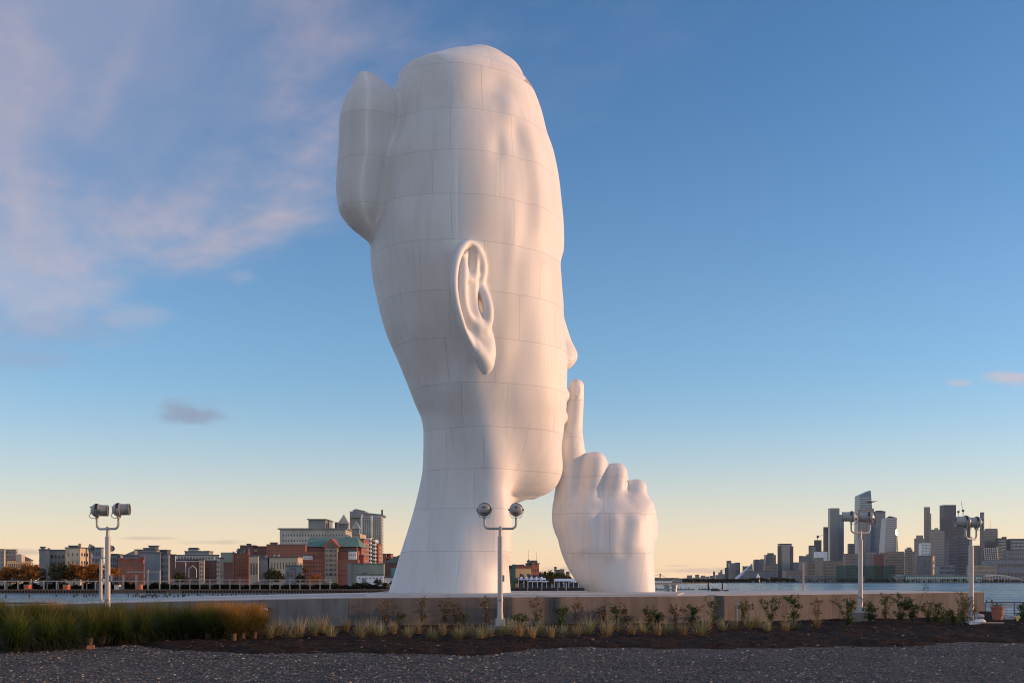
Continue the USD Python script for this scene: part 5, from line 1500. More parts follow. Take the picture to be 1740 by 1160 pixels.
m.prism([tuple(p) for p in (bb.C + bb.u * (bb.w + 0.4) - bb.v * 0.4, bb.C - bb.u * 0.4 - bb.v * 0.4, bb.C - bb.u * 0.4 + bb.v * (bb.l + 0.4), bb.C + bb.u * (bb.w + 0.4) + bb.v * (bb.l + 0.4))], bb.zt, [bb.zt + 0.4, bb.zt + 4.0, bb.zt + 4.0, bb.zt + 0.4])
m.build("roof", ROOFD, t)
m = MB()
bb.wins(m, "l", 1, 1, 0.35, 0.7, m0=0.1, m1=0.1)
m.build("glass_front", look("teal_glass_look", (0.06, 0.2, 0.2), 0.2), t)
building("white_shed", "low white shed with a roller door by the water, left of the neck", [B(606, 652, 653, 977, 372, WHITEW, wl=(7, 1, 0.3, 0.3, dict(z0=Z(985, 372), z1=Z(978.5, 372)))), B(615, 622, 623, 982, 371.4, BLUEGREY, part="roller_door", bot=993, roof=None), B(653.4, 672, 674, 981, 373, WHITEW), B(616, 624, 625, 974.5, 376, WHITEW, part="roof_hut")])

# quay front: piles, canopy, pilings in the water
bulk = thing("bulkhead", "dark timber bulkhead with piles along the left shore's waterline", "bulkhead", (X(300, 324), 324, WATER))
MB().box((X(-40, 324), 324.2, -4.4), (X(660, 324), 324.45, -1.2)).build("planking", look("bulkhead_look", (0.035, 0.024, 0.018), 0.9), bulk)
MB().box((X(-40, 324), 323.5, -1.35), (X(660, 324), 324.19, -1.06)).build("cap_beam", look("cap_beam_look", (0.15, 0.09, 0.055), 0.85), bulk)
m = MB()
rr = random.Random(4)
px = -38.0
while px < 660:
    m.box((X(px, 323.6) - 0.18, 323.55, -4.4), (X(px, 323.6) + 0.18, 323.95, -1.36 - 0.1 * rr.random()))
    px += 2.4 if 190 < px < 245 or 278 < px < 308 else 5.0
m.build("piles", look("pile_look", (0.13, 0.075, 0.045), 0.9), bulk, kind="stuff")
can = thing("pier_canopy", "long white framed pier canopy with posts along the left shore", "canopy", (X(400, 330), 330, -1.06))
CREAMP = look("canopy_paint_look", (0.36, 0.3, 0.24), 0.6)
for y, h in ((984, 0.22), (990.6, 0.24)):
    MB().box((X(288, 330), 329.85, Z(y, 330) - h), (X(562, 330), 330.15, Z(y, 330))).build("beam", CREAMP, can)
MB().box((X(288, 330), 330.3, Z(989.5, 330)), (X(562, 330), 333.5, Z(989, 330))).build("roof_sheet", look("canopy_sheet_look", (0.3, 0.27, 0.25), 0.6), can)
for i in range(17):
    px = 289 + i * 17
    MB().box((X(px, 330) - 0.12, 329.7, -1.06), (X(px, 330) + 0.12, 329.84, Z(983.4, 330))).build("post", CREAMP, can)
can2 = thing("pier_shelter", "flat roofed cream pier shelter with tall posts near the autumn trees", "shelter", (X(230, 330), 330, -1.06))
for y, px0, px1, h in ((986, -40, 288, 0.28), (970.3, 215, 272, 0.3)):
    MB().box((X(px0, 331), 330.7, Z(y, 331) - h), (X(px1, 331), 331.2, Z(y, 331))).build("beam", CREAMP, can2)
MB().box((X(-40, 331), 331.3, Z(986.4, 331)), (X(288, 331), 336, Z(985.9, 331))).build("roof_sheet", MATS["canopy_sheet_look"], can2)
for px, y in [(209, 976), (231, 976), (251, 968), (271, 968)] + [(8 + 22 * i, 986) for i in range(9)]:
    MB().box((X(px, 330) - 0.2, 330.0, -1.06), (X(px, 330) + 0.2, 330.6, Z(y, 330))).build("post", CREAMP, can2)
for px, lab, mt in ((47, "small orange red kiosk under the trees, nearest the left edge", "kiosk_red_look"), (113, "small orange red kiosk under the trees, second from the left edge", "kiosk_red_look"), (237, "low red container on the quay right of the left post", "kiosk_red_look"), (200, "low pale container on the quay just right of the left post", "kiosk_pale_look")):
    mt_ = look(mt, (0.45, 0.10, 0.05) if "red" in mt else (0.5, 0.42, 0.38), 0.6)
    d = 327
    kk = thing("kiosk", lab, "kiosk", (X(px, d), d, -1.06))
    MB().box((X(px - 4, d), d - 1, -1.06), (X(px + 4, d), d + 1, Z(993.5, d))).build("body", mt_, kk)
    MB().box((X(px - 4.3, d), d - 1.15, Z(993.4, d)), (X(px + 4.3, d), d + 1.1, Z(992.7, d))).build("roof", CREAMP, kk)
for px, lab in ((25, "dark awning under the trees at far left"), (93, "dark awning between the two orange kiosks and the left post"), (160, "dark awning just left of the left post")):
    d = 333
    kk = thing("market_awning", lab, "awning", (X(px, d), d, -1.06))
    w_ = X(px + 10, d) - X(px, d)
    MB().obox((X(px, d) - w_, d - 1.5, Z(989, d)), (2 * w_, 0, 0), (0, 2.5, 1.0), (0, 0, 0.12)).build("cloth", look("awning_look", (0.06, 0.025, 0.02), 0.8), kk)
    for s in (-1, 1):
        MB().box((X(px, d) + s * w_ * 0.95 - 0.12, d - 1.45, -1.06), (X(px, d) + s * w_ * 0.95 + 0.12, d - 1.2, Z(989, d) - 0.1)).build("post", CREAMP, kk)
rnd = np.random.default_rng(31)
m = MB()  # scrub band added to darken the strip behind the canopy
for i in range(9000):
    px = rnd.uniform(-36, 660)
    top = 993.5 + 2.6 * math.sin(px * 0.11) + 1.8 * math.sin(px * 0.37 + 1) + rnd.normal(0, 0.8)
    d = rnd.uniform(334.5, 339)
    z = -1.06 + (Z(min(top, 999), d) + 1.06) * rnd.random() ** 0.7
    c = np.array([X(px, d), d, z])
    u, v = rnd.normal(0, 0.34, 3), rnd.normal(0, 0.28, 3)
    m.add([c - u, c + v, c + u, c - v], [[0, 1, 2, 3]])
m.build("quay_scrub", shrub_look("scrub_leaf_look", (0.022, 0.02, 0.008), (0.04, 0.032, 0.012), (0.085, 0.05, 0.018)), label="dark band of added scrub that darkens the left quay behind the pier canopy", cat="scrub", kind="stuff")
rr = random.Random(6)
stub = None
stub_px = [10, 50, 96, 126, 131, 143, 147, 152, 158, 163] + [218, 227, 231, 234, 237, 241, 243, 247, 250, 253, 256, 259, 262, 264, 266, 268, 271, 278, 281, 284, 288, 290, 296, 303, 311, 314, 321, 336, 340, 344, 357, 362, 367, 371, 378, 384, 388, 394, 401, 407, 413, 419, 425, 430, 437, 444, 449, 455, 461, 467, 473, 480, 487, 495, 503, 512, 520, 530, 541, 552, 564, 575, 617, 624]
for px in stub_px:
    y = 1012.5 + rr.uniform(-1.6, 2.2) - (2 if px > 430 else 0)
    d = 4.0 * 1700 / (y - 986)
    lab = "rotted timber pile stub standing in the water before the left shore"
    if stub is None:
        stub = thing("old_piling", lab, "piling", (X(px, d), d, WATER), 0, "rotted pile stubs in the water")
        ORIGIN[str(stub.GetPath())] = np.zeros(3)
        MB().lathe([(0, -1.5), (0.22, -1.5), (0.2, 0.35), (0.13, 0.5), (0, 0.48)], (0, 0, 0), 8).build("post", look("wet_pile_look", (0.03, 0.024, 0.02), 0.8), stub)
    else:
        copy_of(stub, lab, (X(px, d), d, WATER), rr.uniform(0, 6), (rr.uniform(0.8, 1.3), rr.uniform(0.8, 1.3), rr.uniform(0.6, 1.7)))

# ---- trees
def tree_protos():
    out = {}
    for kind, mat in (("autumn", shrub_look("autumn_leaf_look", (0.36, 0.13, 0.015), (0.5, 0.20, 0.025), (0.62, 0.29, 0.04))), ("olive", shrub_look("olive_leaf_look", (0.05, 0.05, 0.015), (0.09, 0.075, 0.02), (0.14, 0.09, 0.025))), ("bare", shrub_look("thin_leaf_look", (0.08, 0.06, 0.03), (0.11, 0.075, 0.03), (0.16, 0.10, 0.04)))):
        for var in range(2):
            out[(kind, var)] = (mat, 900 + 7 * var + hash(kind) % 1 + {"autumn": 0, "olive": 20, "bare": 40}[kind])
    return out


TP = tree_protos()
tprims = {}


def tree(kind, var, label, x, y, z, h, sc_w=1.0, group="autumn trees along the left quay", cat="tree"):
    key = (kind, var)
    scale = (h / 10 * sc_w, h / 10 * sc_w, h / 10)
    if key in tprims:
        return copy_of(tprims[key], label, (x, y, z), (x * 7.3) % 6.28, scale, group)
    mat, seed = TP[key]
    t = thing("tree", label, cat, (x, y, z), 0, group, scale)
    ORIGIN[str(t.GetPath())] = np.zeros(3)
    r = np.random.default_rng(seed)
    tr, lf = MB(), MB()
    tr.tube([(0, 0, -0.3), (0.05, 0.02, 1.6), (0.1, -0.05, 3.6), (0.0, 0.1, 6.5), (0.0, 0, 8.6)], [0.24, 0.19, 0.15, 0.08, 0.03], 8, False)
    tips = []
    for i in range(22):
        z0 = r.uniform(2.3, 7.0)
        a = r.uniform(0, 6.28)
        L = r.uniform(1.6, 3.6) * (1.15 - 0.06 * z0)
        e = np.array([math.cos(a) * L, math.sin(a) * L, z0 + L * r.uniform(0.35, 0.9)])
        p0 = np.array([0.05, 0, z0])
        m_ = (p0 + e) / 2 + [0, 0, 0.3]
        tr.tube([p0, m_, e], [0.09, 0.06, 0.025], 5, False)
        tips += [(m_ + (e - m_) * r.random(), r.uniform(0.55, 1.1)) for _ in range(3)]
    n = {"autumn": 1500, "olive": 1700, "bare": 420}[kind]
    for i in range(n):
        c, rad = tips[r.integers(len(tips))]
        p = c + r.normal(0, 0.5, 3) * rad
        u = r.normal(0, 1, 3)
        u /= np.linalg.norm(u)
        v = np.cross(u, r.normal(0, 1, 3))
        v /= np.linalg.norm(v)
        s = r.uniform(0.18, 0.42)
        lf.add([p - u * s, p + v * s * 0.6, p + u * s, p - v * s * 0.6], [[0, 1, 2, 3]])
    tr.build("trunk", twig, t)
    lf.build("crown", mat, t)
    tprims[key] = t
    return t


TREES = [(-6, 962, 0), (11, 958, 0), (28, 961, 0), (45, 957, 0), (62, 954, 0), (82, 961, 2), (107, 955, 1), (124, 953, 0), (137, 955, 0), (151, 954, 0), (168, 953, 0), (194, 961, 0)]
names = ["orange autumn tree cut by the left edge of the view", "orange autumn tree second from the left edge", "orange autumn tree below the cream mansion's dormer", "orange autumn tree below the mansion's right end", "full orange tree below the grey apartment house's left corner", "thin nearly bare tree below the apartment house's windows",
         "olive thinning tree below the apartment house's middle", "orange tree below the apartment house's sunlit end", "orange tree below the apartment house's first chimney", "orange tree below the apartment house's second chimney", "orange tree just left of the left floodlight post", "orange tree just right of the left floodlight post"]
for (px, yt, k), lab in zip(TREES, names):
    d = 337
    z = -1.06
    tree({0: "autumn", 1: "olive", 2: "bare"}[k], TREES.index((px, yt, k)) % 2, lab, X(px, d), d + rr.uniform(-3, 3), z, Z(yt, d) - z + 0.8, 1.15)
for px, yt, d, k, sw, lab in ((308, 968, 400, "olive", 1.3, "dark round tree before the white trimmed brick hall"), (462, 962, 412, "olive", 1.2, "dark tree before the cream low hall's left part"), (474, 966, 413, "olive", 1.2, "dark tree before the cream low hall's middle"), (502, 955, 420, "autumn", 1.5, "orange tree above the small grey pavilion"), (512, 972, 396, "olive", 1.3, "olive tree at the left foot of the green roofed block"), (535, 971, 396, "autumn", 1.3, "orange tree at the foot of the green roofed block, left of its gable"),
                              (613, 989, 352, "olive", 1.9, "low bushy tree left of the white shed's roller door"), (642, 981, 350, "olive", 1.2, "upright bushy tree before the white shed's right part"), (655, 988, 352, "olive", 1.6, "low bushy tree at the white shed's right end"), (668, 985, 352, "olive", 1.5, "low bushy tree touching the foot of the white neck")):
    tree(k, 0, lab, X(px, d), d, -1.06, Z(yt, d) + 1.06, sw, "trees among the left shore's buildings")

# ---- the ferry terminal and tents, seen between neck and hand
D_ = 422
t, b = building("ferry_terminal", "old ferry terminal with arched front, green corner pylon and a spired cupola", [B(862, 903, 918, 965, D_, look("sunlit_wall_look", (0.36, 0.26, 0.14), 0.85, (0.42, 0.31, 0.17), 0.3), roof=DKBRICK, rh=1.2), B(862, 868, 869, 962, D_ - 1, DKBRICK, part="end_bay"), B(904, 916, 920, 958, D_ + 2, BRICK, wl=(3, 2, 0.4, 0.4), part="brick_tower"), B(907, 912, 913, 953.5, D_ + 4, BRICK, part="chimney"), B(887, 889.5, 891, 960.5, D_ + 3, DARKW, part="roof_hut")], th=-0.33)  # golden sunlight is put into the front's wall colour
for px in (884.5, 897, 906.5, 913):
    m = MB()
    bl = b[0]
    kk_ = kx(px)
    w_ = 1.2 if px > 900 else 1.55
    yy = D_ + 0.0
    s_ = (bl.C[0] - kk_ * bl.C[1]) / (math.cos(-0.33) + kk_ * math.sin(-0.33))
    o = bl.C + bl.u * s_ - bl.v * 0.12
    if px > 903:
        o = np.array([X(px, D_ + 1), D_ + 1.0])
    arch = [(-w_, 0), (w_, 0)] + [(w_ * math.cos(g), 2.2 + w_ * math.sin(g)) for g in np.linspace(0, math.pi, 9)]
    v = [[o[0] + a, o[1] + dy, 1.0 + z] for dy in (0, 0.3) for a, z in arch]
    n_ = len(arch)
    m.add(v, [[0, i, i + 1] for i in range(1, n_ - 1)] + [[n_, n_ + i + 1, n_ + i] for i in range(1, n_ - 1)] + [[i, (i + 1) % n_, n_ + (i + 1) % n_] for i in range(n_)] + [[i, n_ + (i + 1) % n_, n_ + i] for i in range(n_)])
    m.build("arch", DARKW, t)
GREENP = look("verdigris_look", (0.05, 0.095, 0.078), 0.7)
m = MB()
m.box((X(869, D_) , D_ - 3.4, -1), (X(876, D_), D_ - 1.7, Z(961, D_)))
m.box((X(868, D_), D_ - 3.7, Z(963.5, D_)), (X(877.2, D_), D_ - 1.2, Z(961.8, D_)))
m.box((X(870, D_), D_ - 3.4, Z(961, D_)), (X(876.5, D_), D_ - 1.7, Z(958.5, D_)))
m.build("green_pylon", GREENP, t, kind="stuff")
for px, ys, yd, yb, w_ in ((898.5, 933, 950, 964, 1.0), (911.7, 938, 954, 962, 0.7)):
    m = MB()
    m.lathe([(0, Z(yb, D_)), (0.75 * w_, Z(yb, D_)), (0.75 * w_, Z(958, D_)), (1.15 * w_, Z(957.5, D_)), (1.15 * w_, Z(956, D_)), (0.7 * w_, Z(955.5, D_)), (0.62 * w_, Z(952, D_)), (0.25 * w_, Z(yd, D_)), (0.07, Z(yd - 1, D_)), (0.05, Z(ys, D_)), (0, Z(ys, D_))], (X(px, D_), D_ + 2, 0), 10)
    m.build("cupola", GREENP, t, smooth=40)
TENT = look("tent_cloth_look", (0.6, 0.62, 0.68), 0.6)
for px0, px1, yt, yb, d, lab in ((880, 928, 981, 984.5, 414, "low white vaulted marquee roof in front of the ferry terminal"), (896, 938, 986, 988, 409, "white flat marquee roof on posts left of the leaning tree"), (941, 984, 982.5, 987, 410, "long white marquee roof right of the leaning tree, by the hand")):
    tt = thing("marquee", lab, "marquee", (X((px0 + px1) / 2, d), d, -1.06), 0)
    m = MB()
    m.prism([(X(px0, d), d), (X(px1, d), d), (X(px1, d), d + 9), (X(px0, d), d + 9)], Z(yb, d), [Z(yb, d) + 0.15, Z(yb, d) + 0.15, Z(yt, d), Z(yt, d)])
    m.build("roof", TENT, tt)
    n_ = 6
    for i in range(n_):
        x_ = X(px0 + 1 + (px1 - px0 - 2) * i / (n_ - 1), d)
        MB().box((x_ - 0.13, d + 0.1, -1.06), (x_ + 0.13, d + 0.4, Z(yb, d))).build("post", TENT, tt)
    if d == 414:
        for i in range(5):
            px = 886 + 8.6 * i
            MB().tube([(X(px, d), d - 0.3 + 8 * s, Z(yb - 1.2 - 2.2 * math.sin(s * math.pi), d)) for s in np.linspace(0, 1, 7)], 0.55, 8).build("vault", TENT, tt, smooth=40)
    m = MB()
    for i in range(12):
        x_ = X(px0 + 2 + (px1 - px0 - 4) * i / 11, d)
        m.box((x_ - 0.5, d + 3, -1.06), (x_ + 0.4, d + 4, 0.6 + 0.9 * rr.random()))
    m.build("stored_furniture", DARKW, tt, kind="stuff")
pf = thing("wharf", "dark timber wharf on piles below the white marquees", "wharf", (X(930, 404), 404, WATER))
MB().box((X(866, 404), 403, -1.6), (X(1000, 404), 421, -1.05)).build("deck", look("wharf_look", (0.05, 0.036, 0.028), 0.9), pf)
m = MB()
for i in range(40):
    x_ = X(867 + 133 * i / 39, 404)
    m.cyl((x_, 403.3, -4), (x_, 403.3, -1.6), 0.2, n=6)
m.build("piles", MATS["pile_look"], pf, kind="stuff")
for px, yt in ((896.5, 991), (920.5, 991), (948, 990), (962, 989), (994, 998)):
    tt = thing("mooring_post", {896.5: "pale mooring post below the vaulted marquee", 920.5: "pale mooring post below the flat marquee's right part", 948: "brown mooring post below the long marquee's left end", 962: "pale mooring post below the long marquee's middle", 994: "short mooring post by the hand's left edge"}[px], "post", (X(px, 402), 402, WATER), 0)
    m = MB()
    m.cyl((X(px, 402), 402, -3.5), (X(px, 402), 402, Z(yt, 402)), 0.19, 0.16, n=8)
    m.build("pole", CREAMP, tt)
    MB().lathe([(0, 0), (0.24, 0), (0.24, 0.12), (0, 0.2)], (X(px, 402), 402, Z(yt, 402)), 8).build("cap", DARKW, tt)
for px, yt, d, sw, lab in ((921, 968, 440, 1.2, "dark olive tree directly right of the ferry terminal"), (932, 966, 446, 1.4, "dark olive tree second right of the ferry terminal"), (944, 969, 450, 1.4, "dark olive tree above the long marquee's left part"), (955, 971, 456, 1.4, "dark olive tree above the long marquee's middle"), (965, 976, 460, 1.4, "dark olive tree above the long marquee's right part"), (937, 975, 407, 0.7, "leaning dark tree standing between the white marquees")):
    tree("olive", 0, lab, X(px, d), d, -1.06, Z(yt, d) + 1.06, sw, "trees beside the ferry terminal")
building("far_apartment_slabs", "faint pinkish apartment slabs over the trees, left of the hand", [B(942, 946, 948, 963, 1350, HAZYT, wl=(3, 8, 0.4, 0.4)), B(952, 959, 961, 967, 1360, HAZYT, wl=(5, 7, 0.4, 0.4)), B(962, 968, 970, 971, 1365, HAZYT), B(946, 952, 953, 968, 1370, HAZYT)])

# ---- pontoons, dolphins and boats on the river
def pontoon(label, px0, px1, y, d):
    t = thing("pontoon", label, "pontoon", (X((px0 + px1) / 2, d), d, WATER))
    MB().box((X(px0, d), d - 1, WATER - 0.2), (X(px1, d), d + 1, WATER + 0.35)).build("deck", MATS["wharf_look"], t)
    for k in range(5):
        x_ = X(px0 + (px1 - px0) * (k + 0.3) / 5, d)
        MB().cyl((x_, d + 1.2, WATER - 1), (x_, d + 1.2, WATER + 1.2), 0.12, n=6).build("pile", MATS["wet_pile_look"], t)


pontoon("low dark pontoon on the water just right of the hand", 1112, 1180, 1001, 440)
pontoon("second low dark pontoon, further right of the hand", 1187, 1216, 1001, 442)
for px, yt, yb, lab in ((1134, 992, 1003, "dark mooring pile nearest the hand, above the pontoon"), (1203.5, 990, 1002, "tall dark mooring pile over the second pontoon"), (1227.5, 991, 1002, "dark mooring pile right of the second pontoon")):
    d = 4 * 1700 / (yb - 986)
    MB().lathe([(0, WATER - 1), (0.33, WATER - 1), (0.28, Z(yt, d)), (0, Z(yt, d) + 0.2)], (X(px, d), d, 0), 8).build("mooring_pile", MATS["wet_pile_look"], smooth=40, label=lab, cat="piling")
HULL = look("boat_white_look", (0.7, 0.7, 0.72), 0.4)
def boat(label, px0, px1, yb, h, kind=0):
    d = 4 * 1700 / (yb - 986)
    L = X(px1, d) - X(px0, d)
    c = X((px0 + px1) / 2, d)
    t = thing("boat", label, "boat", (c, d, WATER))
    w_ = L * 0.16
    pl = [(c - L / 2, d - w_ * 0.8), (c + L * 0.2, d - w_), (c + L / 2, d), (c + L * 0.2, d + w_), (c - L / 2, d + w_ * 0.8)]
    hh = h * 0.35
    MB().prism(pl, WATER - 0.3, [WATER + hh * 0.9, WATER + hh, WATER + hh * 1.35, WATER + hh, WATER + hh * 0.9]).build("hull", HULL, t)
    MB().prism([(c - L * 0.4, d - w_ * 0.6), (c + L * 0.15, d - w_ * 0.6), (c + L * 0.22, d), (c + L * 0.15, d + w_ * 0.6), (c - L * 0.4, d + w_ * 0.6)], WATER + hh, WATER + h * 0.68).build("cabin", HULL, t)
    MB().box((c - L * 0.36, d - w_ * 0.63, WATER + h * 0.48), (c + L * 0.12, d + w_ * 0.63, WATER + h * 0.6)).build("windows", GLASS, t)
    MB().prism([(c - L * 0.2, d - w_ * 0.4), (c + L * 0.05, d - w_ * 0.4), (c + L * 0.05, d + w_ * 0.4), (c - L * 0.2, d + w_ * 0.4)], WATER + h * 0.685, WATER + h * 0.85).build("wheelhouse", HULL, t)
    MB().cyl((c - L * 0.1, d, WATER + h * 0.85), (c - L * 0.1, d, WATER + h * 1.15), L * 0.008, n=6).build("mast", HULL, t)


boat("white motor yacht moored at the far shore, left of the plinth post", 1410, 1432, 989.6, 11)
boat("pale ferry at the far shore, above the brown mast", 1349, 1372, 989.6, 9)
boat("small white boat at the far shore, right of the plinth post", 1492, 1506, 989.6, 4)
boat("small pale boat at the far shore, below the white pyramid building", 1252, 1262, 989.6, 4)
boat("pale river boat second from the brown mast on its right", 1378, 1404, 989.6, 6)
# eider-like dark birds are not told apart; rocks by the plaza edge
rock = pebble(91)
for px, y, s, lab in ((1216, 1003, 0.4, "dark heap of rope on the plaza's edge, right of the pontoons"), (1234, 1008, 0.22, "small dark bollard heap right of the rope heap")):
    d = 61.5
    MB().add(rock.vertices * [s, s * 0.6, s * 0.5] + [X(px, d), d, 1.15 + s * 0.15], rock.faces).build("rope_heap", black_rubber, label=lab, cat="rope")
for px in (1133, 1146):
    d = 60.5
    tt = thing("bollard", "grey mooring bollard on the plaza's edge, " + ("nearer the hand" if px < 1140 else "second from the hand"), "bollard", (X(px, d), d, 1.14))
    MB().lathe([(0, 0), (0.16, 0), (0.13, 0.3), (0, 0.3)], (X(px, d), d, 1.14), 10).build("stem", steel, tt, smooth=40)
    MB().lathe([(0, 0.301), (0.2, 0.301), (0.2, 0.42), (0, 0.46)], (X(px, d), d, 1.14), 10).build("head", steel, tt, smooth=40)

# ---------------------------------------------------------------- the great city across the river
far = MB()
far.prism([(X(1142, 1900), 1900), (X(1235, 1720), 1720), (1250, 1720), (9000, 1720), (9000, 12000), (X(1142, 12000), 12000)], -6, -1.0)
far.build("right_shore_ground", MATS["shore_ground_look"], kind="structure")
rr = random.Random(14)
M_TH = math.radians(90)
PANE = look("bright_pane_look", (0.32, 0.34, 0.37), 0.2, metallic=0.55)


def tower(name, label, px0, px1, ytop, d, mat, cols=0, rows=0, wf=0.5, hf=0.5, split=None, wmat=None, cap=None, left=0.0, extra=(), steps=()):
    """A tower whose broad wall faces the river; split: the column where its narrower left wall ends."""
    s = px0 + left if split is None else split
    if wmat is None:
        wmat = PANE if mat in (HAZYB, DARKW, GLASSD) else GLASS
    cols, rows = (int(round(cols * 1.15)), int(round(rows * 1.0))) if rows > 1 else (cols, rows)
    bl = []
    k = dict(th=M_TH, roof=None, least=(X(px1, d) - X(px0, d)) * 0.7)
    main = B(px0 if s > px0 else s, s, px1, ytop, d, mat, **k)
    if rows:
        zt, zb = Z(ytop, d), max(2.0, Z(984, d))
        main["wr"] = (cols, rows, wf, hf, dict(z0=zb, z1=zt - (zt - zb) * 0.02, m0=0.03, m1=0.03, proud=0.25))
        main["wmat"] = wmat
        if s > px0:
            main["wl"] = (max(1, cols // 2), rows, wf, hf, dict(z0=zb, z1=zt, proud=0.25))
    bl.append(main)
    for j, (a, b, y, mt, part) in enumerate(steps):
        bl.append(B(a, a, b, y, d - 1.5 - 0.5 * j if part.endswith("wing") else d + 6 + 4 * j, mt, th=M_TH, roof=None, part=part, least=(X(b, d) - X(a, d)) * 0.6))
    t, made = building(name, label, bl, "building", th=M_TH)
    MB().prism(_ccw(made[0].poly(0.0)), made[0].zt + 0.02, made[0].zt + 1.2).build("roof", ROOFD, t)
    return t, made


def _ccw(p):
    a, e = np.array(p[1]) - p[0], np.array(p[2]) - p[1]
    return p if a[0] * e[1] - a[1] * e[0] > 0 else p[::-1]


def crane(label, px, ybase, ytop, pxj, yj, d):
    t = thing("tower_crane", label, "crane", (X(px, d), d, Z(ybase, d)))
    w_ = 1.6
    MB().cyl((X(px, d), d, Z(ybase, d)), (X(px, d), d, Z(ytop, d)), w_ * 0.6, n=5).build("mast", FRAME, t)
    MB().cyl((X(px - (pxj - px) * 0.25, d), d, Z(ytop - (yj - ytop) * 0.1 + 1.2, d)), (X(pxj, d), d, Z(yj, d)), w_ * 0.5, n=5).build("jib", FRAME, t)
    MB().obox((X(px, d) - 2.5, d - 2.5, Z(ytop, d)), (5, 0, 0), (0, 5, 0), (0, 0, 6)).build("cab", DARKW, t)


T = tower
# far left, up the river, small and faint
for i, (a, b, y, d) in enumerate(((1143, 1148, 983.5, 7800), (1150, 1157, 984, 7600), (1158, 1165, 982.6, 7400), (1168, 1176, 977, 7000), (1177, 1181, 981, 6900), (1182, 1188, 976, 6600), (1189, 1192, 980, 6500), (1192, 1198, 977.5, 6300), (1199, 1206, 979, 6000), (1207, 1212, 978, 5600), (1212, 1215, 970.5, 5400), (1216, 1221, 976.5, 5200), (1221, 1226, 972, 5000), (1224.5, 1227.5, 968, 4900), (1227, 1232, 975, 4800))):
    ws = ["first", "second", "third", "fourth", "fifth", "sixth", "seventh", "eighth", "ninth", "tenth", "eleventh", "twelfth", "thirteenth", "fourteenth", "fifteenth"]
    T("far_block", f"faint grey block far upriver, {ws[i]} from the hand along the low skyline", a, b, y, d, HAZYB if i % 3 else HAZYT, 3, 5, 0.4, 0.4)
T("stepped_tower", "dark stepped tower on the left of a pale glass slab, leftmost tall group", 1235.5, 1242.5, 953, 2500, HAZYB, 4, 14, 0.4, 0.4, steps=((1232, 1236, 964, HAZYB, "left_wing"),))
T("pale_slab", "pale glass slab in the leftmost group of the far skyline", 1239.5, 1250.5, 957, 2480, GLASSG, 6, 14, 0.6, 0.5, wmat=GLASSB)
T("dark_slab", "dark slab right of the pale glass one, leftmost skyline group", 1250, 1257.5, 956, 2520, HAZYB, 4, 14, 0.4, 0.4)
T("brick_block", "low brown block in front of the leftmost skyline group", 1241, 1248.5, 972.5, 2200, HAZYT, 4, 6, 0.4, 0.4)
t = thing("pyramid_building", "pale sloping pyramid shaped building on the far shore", "building", (X(1268, 2200), 2200, -1))
d = 2200
m = MB()
m.add([[X(1249, d), d, -1], [X(1281, d), d, -1], [X(1282, d), d + 70, -1], [X(1252, d), d + 70, -1], [X(1279.3, d), d + 4, Z(956, d)]], [[0, 1, 4], [1, 2, 4], [2, 3, 4], [3, 0, 4], [0, 2, 1], [0, 3, 2]])
m.build("slope", look("pyramid_look", (0.34, 0.35, 0.37), 0.5), t)
m = MB()
for k in range(14):
    f = (k + 0.5) / 15
    a, b = 1249 + 30.3 * f + 1.2, 1281 - 1.7 * f - 0.6
    if b - a > 1:
        m.obox((X(a, d), d + 4 * f - 0.5, -1 + (Z(956, d) + 1) * f), (X(b, d) - X(a, d), 0, 0), (0, 0.6, 0), (0, 0, 1.4))
m.build("floor_bands", GLASSD, t, kind="stuff")
T("block_behind_pyramid", "plain dark block peeping out behind the pyramid's slope", 1263, 1271.5, 962, 2600, HAZYB, 4, 8, 0.4, 0.4)
T("twin_tower", "dark tower just right of the pyramid's tip, left of a twin", 1281.5, 1291, 951.5, 2500, HAZYB, 5, 16, 0.4, 0.4, steps=((1283, 1289, 950, HAZYB, "crown"),))
T("twin_tower", "dark tower second right of the pyramid's tip", 1292, 1299, 950, 2530, HAZYB, 4, 16, 0.4, 0.4)
T("capped_tower", "grey tower with a dark cap and a dark belt halfway down", 1301, 1318.5, 943, 2450, GLASSG, 8, 16, 0.6, 0.45, steps=((1305, 1315, 939, DARKW, "cap"),))
MB().box((X(1308, 2440), 2449, Z(950.6, 2450)), (X(1315, 2450), 2449.9, Z(949.6, 2450))).build("dark_belt", DARKW, label="dark louvred belt across the capped grey tower's front", cat="louvre band")
T("brown_block", "low brown block before the capped grey tower", 1299, 1315, 959.5, 2200, HAZYT, 7, 7, 0.4, 0.4)
T("low_dark_block", "low dark block between the pyramid and the big dark tower", 1274, 1322, 970.5, 2050, HAZYB, 16, 4, 0.4, 0.4)
T("gap_block", "small block filling the gap left of the big dark tower", 1318.5, 1322.5, 958, 2600, HAZYB, 2, 8, 0.4, 0.4)
t, b = T("broad_dark_tower", "broad dark glass tower with chamfered corners, standing alone left of the brown mast", 1325, 1345.5, 924, 2350, GLASSD, 14, 36, 0.7, 0.62, steps=((1322, 1328, 927, GLASSD, "left_wing"), (1343, 1348, 927.5, GLASSD, "right_wing")))
T("shoulder_block", "low blue grey block at the broad dark tower's right foot", 1349, 1357.5, 955.5, 2600, HAZYB, 5, 8, 0.4, 0.4)
T("slim_tower", "slim tower left of the brown mast's top", 1358.5, 1363.2, 944.5, 2700, HAZYB, 3, 14, 0.4, 0.4)
T("slim_tower", "pair of joined slim blocks just right of the brown mast", 1364.5, 1371, 944.7, 2720, HAZYB, 4, 14, 0.4, 0.4)
T("slim_tower", "slim pale block second right of the brown mast", 1371, 1376, 941.7, 2750, GLASSG, 3, 14, 0.5, 0.4)
